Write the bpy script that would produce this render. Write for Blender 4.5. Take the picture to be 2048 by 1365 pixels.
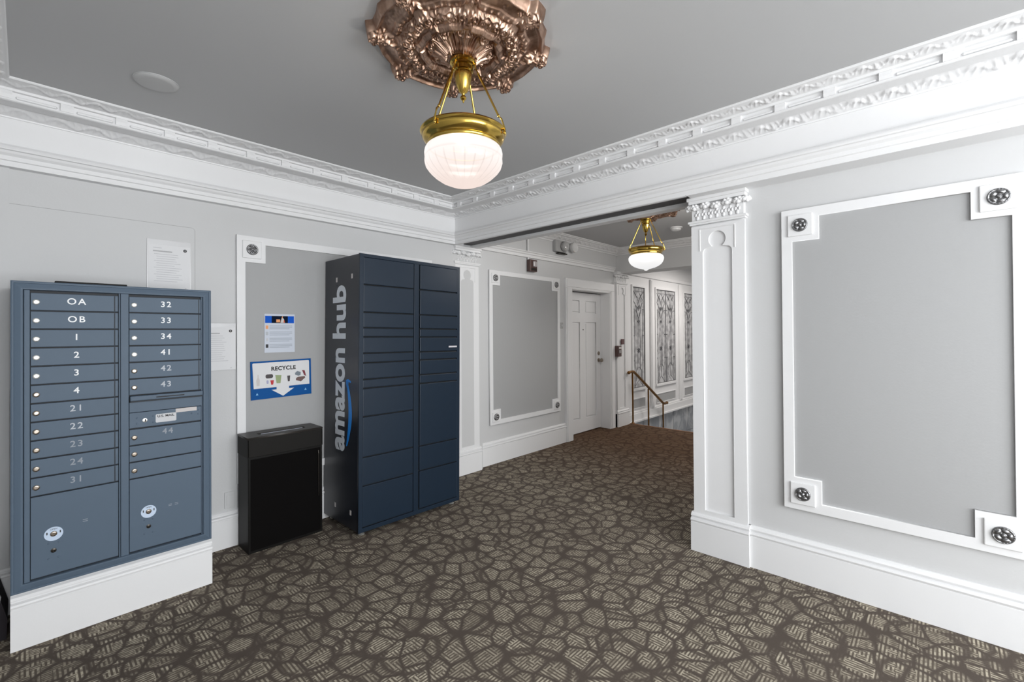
import bpy, bmesh, math, random
import numpy as np
from mathutils import Vector, Matrix

random.seed(7)
for o in list(bpy.data.objects):
    bpy.data.objects.remove(o)
sc = bpy.context.scene
COL = sc.collection
PI = math.pi

# ------------------------------------------------------------------ camera
YAW, PITCH, ROLL, FPX, SY = .7524, .0066, -.0071, 913.9, -23.8
fw = Vector((math.cos(PITCH)*math.cos(YAW), math.cos(PITCH)*math.sin(YAW), math.sin(PITCH)))
rt = Vector((math.sin(YAW), -math.cos(YAW), 0))
up = rt.cross(fw)
rt, up = math.cos(ROLL)*rt + math.sin(ROLL)*up, -math.sin(ROLL)*rt + math.cos(ROLL)*up
cam = bpy.data.cameras.new('camera')
cam.sensor_width = 36
cam.lens = FPX/2048*36
cam.shift_y = SY/2048
cam.clip_start = .02
co = bpy.data.objects.new('camera', cam)
COL.objects.link(co)
co.matrix_world = Matrix(((rt.x, up.x, -fw.x, -3.146), (rt.y, up.y, -fw.y, -3.660), (rt.z, up.z, -fw.z, 1.5), (0, 0, 0, 1)))
sc.camera = co

# ------------------------------------------------------------------ world, lights, exposure
w = bpy.data.worlds.new('world'); sc.world = w
w.use_nodes = True
w.node_tree.nodes['Background'].inputs[0].default_value = (.9, .95, 1, 1)
w.node_tree.nodes['Background'].inputs[1].default_value = .5
sc.view_settings.view_transform = 'Standard'
sc.view_settings.look = 'None'
sc.view_settings.gamma = 1
sc.view_settings.use_curve_mapping = False
sc.view_settings.exposure = 0.22

def light(name, kind, loc, power, col=(1, 1, 1), size=.1, size_y=None, aim=None):
    l = bpy.data.lights.new(name, kind)
    l.energy = power; l.color = col
    if kind == 'AREA':
        l.shape = 'RECTANGLE'; l.size = size; l.size_y = size_y or size
    else:
        l.shadow_soft_size = size
    o = bpy.data.objects.new(name, l); COL.objects.link(o); o.location = loc
    if aim is not None:
        o.rotation_euler = (Vector(aim)-Vector(loc)).to_track_quat('-Z', 'Y').to_euler()
    return o

# unseen fill lights added behind the camera and in the hall, plus the pendants
light('rear_fill', 'AREA', (-2.0, -6.6, 1.6), 180, (.955, .98, 1), 2.8, 2.2, (-1.6, 0, 1.5))  # broad soft fill added as the main ambient light
light('side_fill', 'AREA', (-3.42, -4.6, 1.4), 27, (.955, .98, 1), 1.6, 1.8, (0, -3.0, 1.6))  # added side fill to brighten the right wall
light('pendant_bulb', 'POINT', (-1.818, -2.132, 2.36), 19, (1, .97, .94), .05)
light('pendant_glow', 'POINT', (-1.818, -2.132, 2.265), 9, (1, .96, .92), .06)
light('hall_pendant_bulb', 'POINT', (1.41, -1.37, 2.36), 7, (1, .95, .88), .05)
light('hall_pendant_glow', 'POINT', (1.41, -1.37, 2.265), 34, (1, .93, .84), .06)
light('hall_fill', 'AREA', (1.3, -2.35, 2.6), 17, (1, .97, .93), .9, .5, (2.0, 0, 1.0))  # added out-of-view fill that brightens the hall wall
light('stairwell_light', 'AREA', (5.2, -1.3, 2.74), 48, (1, .95, .9), 1.2, 1.2, (5.2, -1.3, 0))

# ------------------------------------------------------------------ materials
def mat(name, col, rough=.6, metal=0., spec=.5, bump=None, coat=0., emis=None, es=0.):
    m = bpy.data.materials.new(name); m.use_nodes = True
    nt = m.node_tree; b = nt.nodes['Principled BSDF']
    b.inputs['Base Color'].default_value = (*col, 1)
    b.inputs['Roughness'].default_value = rough
    b.inputs['Metallic'].default_value = metal
    b.inputs['Specular IOR Level'].default_value = spec
    b.inputs['Coat Weight'].default_value = coat
    if emis:
        b.inputs['Emission Color'].default_value = (*emis, 1); b.inputs['Emission Strength'].default_value = es
    if bump:
        tc = nt.nodes.new('ShaderNodeTexCoord'); n = nt.nodes.new('ShaderNodeTexNoise'); bp = nt.nodes.new('ShaderNodeBump')
        n.inputs['Scale'].default_value = bump[0]; n.inputs['Detail'].default_value = 3
        bp.inputs['Strength'].default_value = bump[1]; bp.inputs['Distance'].default_value = .01
        nt.links.new(tc.outputs['Object'], n.inputs['Vector']); nt.links.new(n.outputs[0], bp.inputs['Height'])
        nt.links.new(bp.outputs[0], b.inputs['Normal'])
    return m

def srgb(r, g, b):
    f = lambda c: (c/255/12.92) if c/255 <= .04045 else ((c/255+.055)/1.055)**2.4
    return (f(r), f(g), f(b))

TRIM = mat('white_trim_paint', (.79, .79, .795), .5, bump=(60, .03))
WALL = mat('pale_grey_wall_paint', (.60, .602, .605), .6, bump=(90, .05))
GREY = mat('mid_grey_panel_paint', (.385, .387, .39), .62, bump=(90, .05))
CEIL = mat('grey_ceiling_paint', (.50, .502, .506), .55, bump=(50, .03))
SOFF = mat('shaded_soffit', (.10, .10, .102), .7)  # shade of the beam recess put into the soffit colour
PLATE = mat('white_plastic', (.72, .72, .72), .4)
GPLATE = mat('grey_plastic', (.42, .42, .42), .45)
SLATE = mat('slate_blue_enamel', srgb(87, 102, 118), .5, .0, .25, bump=(500, .03))
SLATED = mat('slate_blue_enamel_shadow_gap', srgb(20, 26, 34), .6)
NAVY = mat('navy_powder_coat', srgb(26, 40, 55), .36, .0, .38, bump=(600, .05))
NAVYS = mat('near_black_navy_powder_coat', srgb(32, 36, 45), .32, .0, .6, bump=(600, .04))
GAPM = mat('black_gap', (.004, .005, .006), .8)
BLACK = mat('black_satin_metal', (.005, .0045, .004), .5, spec=.18)
BLACKT = mat('black_grained_lid', (.009, .008, .007), .6, spec=.2)
BRASS = mat('polished_brass', (.56, .38, .085), .18, 1.0)
BRASSA = mat('antique_brass', (.55, .42, .22), .3, 1.0)
HANDB = mat('aged_bronze_rail', (.17, .075, .012), .35, .6)
STEEL = mat('nickel', (.36, .31, .26), .28, 1.0)
STEELB = mat('bright_nickel', (.85, .84, .8), .3, .8)
DARKM = mat('dark_metal', (.05, .045, .04), .35, .8)
ROSM = mat('tarnished_silver', (.24, .24, .245), .33, .9)
PAPER = mat('white_paper', (.74, .74, .75), .6)
CLEARP = mat('clear_plastic_sleeve', (.62, .62, .63), .25)
INK = mat('black_ink', (.02, .02, .022), .6)
INKG = mat('grey_print', (.42, .42, .43), .6)
INKL = mat('pale_grey_print', (.55, .55, .57), .6)
WHITEL = mat('white_lettering', (.86, .87, .88), .5)
GREYL = mat('pale_grey_lettering', (.46, .49, .53), .5)
MIDL = mat('mid_grey_lettering', (.27, .30, .34), .5)
DECAL = mat('pale_blue_decal', srgb(196, 212, 232), .5)
SILVERL = mat('silver_lettering', srgb(218, 224, 231), .45)
BLUEA = mat('bright_blue_print', srgb(20, 135, 225), .45)
BLUES = mat('sign_blue', srgb(0, 80, 148), .6, spec=.2)
BLUEP = mat('poster_blue', srgb(0, 86, 195), .6, spec=.2)
NIGHT = mat('poster_night_blue', srgb(5, 20, 42), .7, spec=.1)
ORANGE = mat('orange_print', srgb(235, 160, 105), .6)
REDP = mat('red_print', srgb(190, 25, 40), .5)
BROWNP = mat('brown_print', srgb(110, 84, 80), .6)
CHARP = mat('charcoal_print', srgb(70, 64, 66), .6)
GREENP = mat('green_print', srgb(150, 165, 120), .6)
PALEP = mat('pale_print', srgb(205, 200, 198), .6)
BROWNDEV = mat('brown_device_plastic', srgb(84, 62, 58), .4)
LENSM = mat('lamp_lens', (.85, .85, .85), .08, .6)
LEAD = mat('lead_came', (.16, .16, .17), .4, .7)
RUG = mat('black_cloth', (.012, .008, .012), .8)

def nodes_of(m):
    return m.node_tree.nodes, m.node_tree.links

class NT:
    """tiny node helper"""
    def __init__(s, m): s.n, s.l = nodes_of(m); s.m = m
    def add(s, t, **kw):
        x = s.n.new(t)
        for k, v in kw.items(): setattr(x, k, v)
        return x
    def math(s, op, a, b=None, c=None, clamp=False):
        x = s.n.new('ShaderNodeMath'); x.operation = op; x.use_clamp = clamp
        for i, v in enumerate((a, b, c)):
            if v is None: continue
            if isinstance(v, (int, float)): x.inputs[i].default_value = v
            else: s.l.new(v, x.inputs[i])
        return x.outputs[0]
    def mixc(s, f, a, b):
        x = s.n.new('ShaderNodeMix'); x.data_type = 'RGBA'
        for i, v in ((0, f), (6, a), (7, b)):
            if isinstance(v, (int, float)): x.inputs[i].default_value = v
            elif isinstance(v, tuple): x.inputs[i].default_value = (*v, 1)
            else: s.l.new(v, x.inputs[i])
        return x.outputs[2]
    def ramp(s, v, a, b):   # smoothstep map to 0..1
        x = s.n.new('ShaderNodeMapRange'); x.interpolation_type = 'SMOOTHSTEP'
        s.l.new(v, x.inputs[0]); x.inputs[1].default_value = a; x.inputs[2].default_value = b
        x.inputs[3].default_value = 0; x.inputs[4].default_value = 1
        return x.outputs[0]

def carpet_material():
    m = mat('patterned_carpet', (.1, .09, .08), .95, spec=.15)
    t = NT(m); b = t.n['Principled BSDF']
    tc = t.add('ShaderNodeTexCoord')
    # slight warp so that rings are irregular
    nz = t.add('ShaderNodeTexNoise'); nz.inputs['Scale'].default_value = 3.0; nz.inputs['Detail'].default_value = 1
    t.l.new(tc.outputs['Object'], nz.inputs['Vector'])
    va = t.add('ShaderNodeVectorMath', operation='SUBTRACT'); t.l.new(nz.outputs['Color'], va.inputs[0]); va.inputs[1].default_value = (.5, .5, .5)
    vs = t.add('ShaderNodeVectorMath', operation='SCALE'); t.l.new(va.outputs[0], vs.inputs[0]); vs.inputs['Scale'].default_value = .12
    vw = t.add('ShaderNodeVectorMath', operation='ADD'); t.l.new(tc.outputs['Object'], vw.inputs[0]); t.l.new(vs.outputs[0], vw.inputs[1])
    def vor(scale, feature, rnd, vec=vw.outputs[0]):
        v = t.add('ShaderNodeTexVoronoi', voronoi_dimensions='2D', feature=feature)
        v.inputs['Scale'].default_value = scale; v.inputs['Randomness'].default_value = rnd
        t.l.new(vec, v.inputs['Vector']); return v
    e1 = vor(8.8, 'DISTANCE_TO_EDGE', .9)
    k1 = vor(8.8, 'F1', .9)
    e2 = vor(3.0, 'F1', .65)
    # rings of a larger voronoi
    ring = t.math('ABSOLUTE', t.math('SUBTRACT', e2.outputs['Distance'], .40))
    m1 = t.math('MULTIPLY', t.ramp(e1.outputs['Distance'], .02, .14), t.math('SUBTRACT', 1, t.ramp(k1.outputs['Distance'], .46, .80)))
    m2 = t.math('ADD', .1, t.math('MULTIPLY', t.ramp(ring, .015, .06), .9))
    # fibre noise
    fz = t.add('ShaderNodeTexNoise'); fz.inputs['Scale'].default_value = 160; fz.inputs['Detail'].default_value = 2
    t.l.new(tc.outputs['Object'], fz.inputs['Vector'])
    # maze: random direction strokes in small squares, turned 0 / 90
    sp = t.add('ShaderNodeSeparateXYZ'); t.l.new(tc.outputs['Object'], sp.inputs[0])
    X, Y = sp.outputs[0], sp.outputs[1]
    S = .034
    cx = t.math('FLOOR', t.math('DIVIDE', X, S)); cy = t.math('FLOOR', t.math('DIVIDE', Y, S))
    cb = t.add('ShaderNodeCombineXYZ'); t.l.new(cx, cb.inputs[0]); t.l.new(cy, cb.inputs[1])
    wn = t.add('ShaderNodeTexWhiteNoise', noise_dimensions='2D'); t.l.new(cb.outputs[0], wn.inputs['Vector'])
    sel = t.math('GREATER_THAN', wn.outputs['Value'], .42)
    fx = t.math('ABSOLUTE', t.math('SUBTRACT', t.math('FRACT', t.math('DIVIDE', X, .0165)), .5))
    fy = t.math('ABSOLUTE', t.math('SUBTRACT', t.math('FRACT', t.math('DIVIDE', Y, .0150)), .5))
    st = t.math('ADD', t.math('MULTIPLY', fy, sel), t.math('MULTIPLY', fx, t.math('SUBTRACT', 1, sel)))
    zz = t.add('ShaderNodeTexNoise'); zz.inputs['Scale'].default_value = 42; zz.inputs['Detail'].default_value = 1
    t.l.new(tc.outputs['Object'], zz.inputs['Vector'])
    line = t.math('MULTIPLY', t.ramp(st, .17, .33), t.math('ADD', .35, t.math('MULTIPLY', t.ramp(zz.outputs[0], .36, .56), .65)))
    cellrand = t.add('ShaderNodeSeparateColor'); t.l.new(k1.outputs['Color'], cellrand.inputs[0])
    vis = t.math('ADD', .45, t.math('MULTIPLY', cellrand.outputs[0], .55))
    M = t.math('MULTIPLY', m1, m2)
    bn = t.add('ShaderNodeTexNoise'); bn.inputs['Scale'].default_value = 1.3; t.l.new(tc.outputs['Object'], bn.inputs['Vector'])
    vis = t.math('MULTIPLY', vis, t.math('ADD', .75, t.math('MULTIPLY', t.ramp(bn.outputs[0], .3, .6), .25)))
    dark = srgb(89, 80, 73); mid = srgb(101, 92, 82); lite = srgb(204, 194, 174)
    c1 = t.mixc(t.math('MULTIPLY', line, vis), mid, lite)
    c2 = t.mixc(M, dark, c1)
    # warm hall light put into the carpet colour, browner towards the hall
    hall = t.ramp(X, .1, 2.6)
    hall_warmth = t.mixc(t.math('MULTIPLY', M, t.math('ADD', .4, t.math('MULTIPLY', line, .4))), srgb(74, 50, 31), srgb(104, 74, 48))
    c3 = t.mixc(t.math('MULTIPLY', hall, .85), c2, hall_warmth)
    fine = t.mixc(t.math('MULTIPLY', fz.outputs[0], .22), c3, (.03, .027, .025))
    t.l.new(fine, b.inputs['Base Color'])
    bp = t.add('ShaderNodeBump'); bp.inputs['Strength'].default_value = .35; bp.inputs['Distance'].default_value = .003
    t.l.new(t.math('ADD', fz.outputs[0], M), bp.inputs['Height']); t.l.new(bp.outputs[0], b.inputs['Normal'])
    return m
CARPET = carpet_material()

def copper_material():
    m = mat('copper_leaf', (.42, .25, .17), .32, 1.0)
    t = NT(m); b = t.n['Principled BSDF']
    tc = t.add('ShaderNodeTexCoord'); n = t.add('ShaderNodeTexNoise'); n.inputs['Scale'].default_value = 22; n.inputs['Detail'].default_value = 4
    t.l.new(tc.outputs['Object'], n.inputs['Vector'])
    t.l.new(t.mixc(t.ramp(n.outputs[0], .35, .7), (.34, .21, .15), (.60, .41, .31)), b.inputs['Base Color'])
    t.l.new(t.math('ADD', .25, t.math('MULTIPLY', n.outputs[0], .25)), b.inputs['Roughness'])
    return m
COPPER = copper_material()

def marble_material():
    m = mat('blue_grey_marble', (.3, .33, .36), .3)
    t = NT(m); b = t.n['Principled BSDF']
    tc = t.add('ShaderNodeTexCoord'); n = t.add('ShaderNodeTexNoise'); n.inputs['Scale'].default_value = 3; n.inputs['Detail'].default_value = 6; n.inputs['Distortion'].default_value = 1.5
    t.l.new(tc.outputs['Object'], n.inputs['Vector'])
    t.l.new(t.mixc(t.ramp(n.outputs[0], .4, .62), (.27, .29, .32), (.46, .48, .50)), b.inputs['Base Color'])
    return m
MARBLE = marble_material()

def glass_material():
    m = mat('textured_leaded_glass', (.33, .33, .34), .12, 0, .8)
    t = NT(m); b = t.n['Principled BSDF']
    tc = t.add('ShaderNodeTexCoord'); n = t.add('ShaderNodeTexNoise'); n.inputs['Scale'].default_value = 9; n.inputs['Detail'].default_value = 2
    bp = t.add('ShaderNodeBump'); bp.inputs['Strength'].default_value = .5; bp.inputs['Distance'].default_value = .02
    t.l.new(tc.outputs['Object'], n.inputs['Vector']); t.l.new(n.outputs[0], bp.inputs['Height']); t.l.new(bp.outputs[0], b.inputs['Normal'])
    t.l.new(t.mixc(t.ramp(n.outputs[0], .35, .65), (.34, .34, .345), (.58, .58, .59)), b.inputs['Base Color'])
    return m
LGLASS = glass_material()

def shade_material(name, edge, hot, es, zlo, zhi, trans):
    """frosted lamp glass: glows most near the bulb, lets part of the bulb's light straight through"""
    m = bpy.data.materials.new(name); m.use_nodes = True
    t = NT(m); t.n.clear()
    out = t.add('ShaderNodeOutputMaterial'); em = t.add('ShaderNodeEmission'); tr = t.add('ShaderNodeBsdfTransparent'); mx = t.add('ShaderNodeMixShader')
    df = t.add('ShaderNodeBsdfGlossy'); df.inputs['Color'].default_value = (.04, .04, .04, 1); df.inputs['Roughness'].default_value = .25
    ad = t.add('ShaderNodeAddShader')
    tc = t.add('ShaderNodeTexCoord'); sp = t.add('ShaderNodeSeparateXYZ'); t.l.new(tc.outputs['Object'], sp.inputs[0])
    f = t.ramp(sp.outputs[2], zlo, zhi)
    at = t.add('ShaderNodeAttribute', attribute_name='rib')
    c = t.mixc(f, edge, hot)
    c2 = t.mixc(t.math('MULTIPLY', at.outputs['Fac'], .45), c, tuple(x*.72 for x in edge))
    t.l.new(c2, em.inputs[0]); em.inputs[1].default_value = es
    t.l.new(em.outputs[0], ad.inputs[0]); t.l.new(df.outputs[0], ad.inputs[1])
    mx.inputs[0].default_value = trans
    t.l.new(ad.outputs[0], mx.inputs[1]); t.l.new(tr.outputs[0], mx.inputs[2]); t.l.new(mx.outputs[0], out.inputs[0])
    return m
SHADE1 = shade_material('frosted_pink_white_glass', (.86, .72, .66), (1.0, .93, .90), .92, -.17, -.03, .10)
SHADE2 = shade_material('opal_white_glass', (.80, .80, .80), (1.0, .99, .97), .9, -.17, -.02, .05)

# ------------------------------------------------------------------ geometry helpers
class B:
    """collects shapes into one bmesh"""
    def __init__(s): s.bm = bmesh.new()
    def box(s, x0, x1, y0, y1, z0, z1, bev=0):
        x0, x1 = min(x0, x1), max(x0, x1); y0, y1 = min(y0, y1), max(y0, y1); z0, z1 = min(z0, z1), max(z0, z1)
        vs = [s.bm.verts.new((x, y, z)) for x in (x0, x1) for y in (y0, y1) for z in (z0, z1)]
        fs = [s.bm.faces.new([vs[i] for i in q]) for q in ((0, 1, 3, 2), (4, 6, 7, 5), (0, 4, 5, 1), (2, 3, 7, 6), (0, 2, 6, 4), (1, 5, 7, 3))]
        if bev:
            es = list({e for f in fs for e in f.edges})
            bmesh.ops.bevel(s.bm, geom=es, offset=bev, segments=2, profile=.5, affect='EDGES')
        return s
    def prism(s, pts, fn, d0, d1):
        """polygon pts (a,b) extruded between depths d0,d1; fn(a,b,d)->xyz"""
        n = len(pts)
        A = [s.bm.verts.new(fn(a, b, d0)) for a, b in pts]; C = [s.bm.verts.new(fn(a, b, d1)) for a, b in pts]
        s.bm.faces.new(A); s.bm.faces.new(C[::-1])
        for i in range(n):
            s.bm.faces.new((A[i], C[i], C[(i+1) % n], A[(i+1) % n]))
        return s
    def sweep(s, prof, p0, p1, out, m0=0, m1=0):
        """profile (p,z) swept from p0 to p1 (xy); p measured along out (xy unit); m0/m1 = mitre factor along the path"""
        p0, p1, out = Vector(p0), Vector(p1), Vector(out)
        d = (p1-p0).normalized()
        A = [s.bm.verts.new((*(p0+out*p+d*(m0*p)), z)) for p, z in prof]
        C = [s.bm.verts.new((*(p1+out*p-d*(m1*p)), z)) for p, z in prof]
        for i in range(len(prof)-1):
            s.bm.faces.new((A[i], A[i+1], C[i+1], C[i]))
        try:
            s.bm.faces.new(A[::-1]); s.bm.faces.new(C)
        except Exception: pass
        return s
    def tube(s, pts, r, n=10, caps=True):
        pts = [Vector(p) for p in pts]; rings = []
        rr = r if isinstance(r, (list, tuple)) else [r]*len(pts)
        for i, p in enumerate(pts):
            t = (pts[min(i+1, len(pts)-1)]-pts[max(i-1, 0)]).normalized()
            a = t.orthogonal().normalized() if i == 0 else (pa - t*pa.dot(t)).normalized()
            pa = a; b = t.cross(a)
            rings.append([s.bm.verts.new(p + (a*math.cos(2*PI*k/n)+b*math.sin(2*PI*k/n))*rr[i]) for k in range(n)])
        for i in range(len(pts)-1):
            for k in range(n):
                s.bm.faces.new((rings[i][k], rings[i][(k+1) % n], rings[i+1][(k+1) % n], rings[i+1][k]))
        if caps:
            s.bm.faces.new(rings[0][::-1]); s.bm.faces.new(rings[-1])
        return s
    def lathe(s, prof, n=48, c=(0, 0, 0), axis='z', lobe=None):
        """prof (r,h)"""
        rings = []
        for r, h in prof:
            ring = []
            for k in range(n):
                a = 2*PI*k/n
                q = r*(1+(lobe(a, h) if lobe else 0))
                x, y = q*math.cos(a), q*math.sin(a)
                P = (x, y, h) if axis == 'z' else ((x, -h, y) if axis == 'y' else (-h, -x, y))
                ring.append(s.bm.verts.new((P[0]+c[0], P[1]+c[1], P[2]+c[2])))
            rings.append(ring)
        for i in range(len(prof)-1):
            for k in range(n):
                s.bm.faces.new((rings[i][k], rings[i][(k+1) % n], rings[i+1][(k+1) % n], rings[i+1][k]))
        if prof[0][0] > 1e-5: s.bm.faces.new(rings[0][::-1])
        if prof[-1][0] > 1e-5: s.bm.faces.new(rings[-1])
        return s
    def ball(s, c, r, sub=2, sc3=(1, 1, 1)):
        bmesh.ops.create_icosphere(s.bm, subdivisions=sub, radius=r, matrix=Matrix.Translation(c) @ Matrix.Diagonal((*sc3, 1)))
        return s

def obj(name, b, m, parent=None, smooth=False, label=None, auto=None, kind=None):
    bm = b.bm if isinstance(b, B) else b
    bmesh.ops.recalc_face_normals(bm, faces=bm.faces)
    me = bpy.data.meshes.new(name); bm.to_mesh(me); bm.free()
    me.materials.append(m)
    if smooth:
        me.polygons.foreach_set('use_smooth', [True]*len(me.polygons))
        me.set_sharp_from_angle(angle=math.radians(auto if auto else 40))
    return link(name, me, parent, label, kind)

def link(name, me, parent=None, label=None, kind=None):
    o = bpy.data.objects.new(name, me); COL.objects.link(o)
    if parent: o.parent = parent
    if label: o['label'] = label
    if kind: o['kind'] = kind
    return o

def tag(o, label, cat, group=None, kind=None):
    o['label'] = label; o['category'] = cat
    if group: o['group'] = group
    if kind: o['kind'] = kind
    return o

def thing(name, label, cat, loc=(0, 0, 0), rz=0, group=None, kind=None):
    o = bpy.data.objects.new(name, None); COL.objects.link(o)
    o.empty_display_size = .1
    o.location = loc; o.rotation_euler = (0, 0, rz)
    return tag(o, label, cat, group, kind)

def curve_mesh(name, loops, depth, bevel=0):
    """2D outline with holes, filled and extruded; lies in XY"""
    cu = bpy.data.curves.new(name, 'CURVE'); cu.dimensions = '2D'; cu.fill_mode = 'BOTH'
    cu.extrude = depth/2; cu.bevel_depth = bevel
    for L in loops:
        sp = cu.splines.new('POLY'); sp.points.add(len(L)-1)
        for i, (x, y) in enumerate(L): sp.points[i].co = (x, y, 0, 1)
        sp.use_cyclic_u = True
    return curve_to_mesh(cu)

def curve_to_mesh(cu):
    t = bpy.data.objects.new('tmp', cu); COL.objects.link(t)
    bpy.context.view_layer.update()
    me = bpy.data.meshes.new_from_object(t.evaluated_get(bpy.context.evaluated_depsgraph_get()))
    bpy.data.objects.remove(t); bpy.data.curves.remove(cu)
    return me

def xz(me, m, at=(0, 0, 0), flip=-1):
    """turn an XY mesh to stand in XZ facing -y"""
    me.transform(Matrix.Translation(at) @ Matrix(((1, 0, 0, 0), (0, 0, -1, 0), (0, 1, 0, 0), (0, 0, 0, 1))))
    me.materials.clear(); me.materials.append(m)
    return me

def text_mesh(s, size, depth=.0012, off=0.0, align='CENTER', w=None, h=None, space=1.0):
    cu = bpy.data.curves.new('txt', 'FONT'); cu.body = s; cu.size = size; cu.extrude = depth/2; cu.offset = off
    cu.align_x = align; cu.align_y = 'CENTER'; cu.resolution_u = 4; cu.space_character = space
    me = curve_to_mesh(cu)
    if w or h:
        xs = [v.co.x for v in me.vertices]; ys = [v.co.y for v in me.vertices]
        sx = w/(max(xs)-min(xs)) if w else 1; sy = h/(max(ys)-min(ys)) if h else 1
        cx, cy = (max(xs)+min(xs))/2, (max(ys)+min(ys))/2
        for v in me.vertices: v.co.x = (v.co.x-cx)*sx; v.co.y = (v.co.y-cy)*sy
    return me

def rect(x0, x1, z0, z1): return [(x0, z0), (x1, z0), (x1, z1), (x0, z1)]
def arc(cx, cy, r, a0, a1, n=16):
    return [(cx+r*math.cos(math.radians(a0+(a1-a0)*i/n)), cy+r*math.sin(math.radians(a0+(a1-a0)*i/n))) for i in range(n+1)]
def rrect(x0, x1, z0, z1, r, n=5):
    return arc(x1-r, z1-r, r, 0, 90, n)+arc(x0+r, z1-r, r, 90, 180, n)+arc(x0+r, z0+r, r, 180, 270, n)+arc(x1-r, z0+r, r, 270, 360, n)

FX = lambda a, b, d: (a, d, b)        # polygon in XZ, depth = y

ZC = 2.80          # ceiling
XW = .03           # right wall plane
# ------------------------------------------------------------------ structure
b = B(); b.box(-3.9, 3.6, -7.2, .35, -.1, 0)
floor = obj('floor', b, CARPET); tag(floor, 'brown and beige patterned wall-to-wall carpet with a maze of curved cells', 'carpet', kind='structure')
b = B(); b.box(-3.9, 8.2, -7.2, .5, ZC, ZC+.1)
tag(obj('ceiling', b, CEIL), 'smooth mid grey painted ceiling', 'ceiling', kind='structure')
b = B(); b.box(-3.9, .30, .02, .3, 0, ZC)
tag(obj('wall_left', b, WALL), 'pale grey wall behind the mailboxes and the parcel locker', 'wall', kind='structure')
b = B(); b.box(XW, .22, -7.2, -2.415, 0, ZC); b.box(XW, .19, -2.5, .02, 2.55, ZC)
tag(obj('wall_right', b, WALL), 'pale grey wall with the large panel and the opening to the hall', 'wall', kind='structure')
b = B(); b.box(-3.9, -3.5, -7.2, .02, 0, ZC)
tag(obj('wall_side', b, WALL), 'pale grey side wall outside the frame', 'wall', kind='structure')
b = B(); b.box(-3.9, .2, -7.3, -7.2, 0, ZC)
tag(obj('wall_rear', b, WALL), 'pale grey wall behind the camera', 'wall', kind='structure')
# hall wall with door opening 2.04..3.03
b = B(); b.box(.25, 2.04, .08, .30, 0, ZC); b.box(3.03, 3.60, .08, .30, 0, ZC); b.box(2.04, 3.03, .08, .30, 2.10, ZC); b.box(2.0, 3.1, .30, .34, 0, 2.2)
tag(obj('wall_hall', b, WALL), 'pale grey hallway wall with the grey panel and the white door', 'wall', kind='structure')
b = B(); b.box(.22, 3.6, -2.75, -2.6, 0, ZC); b.box(3.6, 8.2, -2.75, -2.6, -1.6, ZC)
tag(obj('wall_hall_far', b, WALL), 'hallway wall hidden behind the pilaster', 'wall', kind='structure')
b = B(); b.box(3.6, 8.2, .12, .3, .0, ZC); b.box(3.6, 8.2, .16, .3, -1.6, .0); b.box(8.0, 8.2, -2.75, .3, -1.6, ZC)
tag(obj('wall_stairwell', b, TRIM), 'white panelled stairwell wall around the leaded windows', 'wall', kind='structure')
b = B(); b.box(3.28, 3.58, -2.6, .08, 2.42, ZC)
tag(obj('trim_1', b, WALL), 'grey dropped beam at the far end of the hall above the stairs', 'beam', kind='structure')

# ---- cornice profiles, shifted per wall
def entablature(sh):
    return ([(-.02, 2.408)] if sh < .05 else [(-.02, 2.45), (.090, 2.45), (.090, 2.408)])+[(.03+sh, 2.408), (.03+sh, 2.436), (.038+sh, 2.440), (.038+sh, 2.462), (.050+sh, 2.474), (.056+sh, 2.486), (.066+sh, 2.489),
            (.070+sh, 2.498), (.066+sh, 2.508), (.052+sh, 2.513), (.046+sh, 2.522), (.012+sh, 2.526), (.012+sh, 2.672), (-.02, 2.672)]
def crown(sh):
    return [(-.02, 2.672), (.020+sh, 2.672), (.022+sh, 2.682), (.095+sh, 2.712), (.105+sh, 2.707), (.190+sh, 2.705), (.196+sh, 2.709), (.196+sh, 2.717),
            (.180+sh, 2.720), (.180+sh, 2.756), (.196+sh, 2.758), (.198+sh, 2.770), (.206+sh, 2.774), (.268+sh, 2.788), (.276+sh, 2.789), (.280+sh, 2.794), (.280+sh, ZC), (-.02, ZC)]
SL, SR = 0.0, .087     # y side faces -y from y=0 ; x side faces -x from x=0
YL = 0.0
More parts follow.
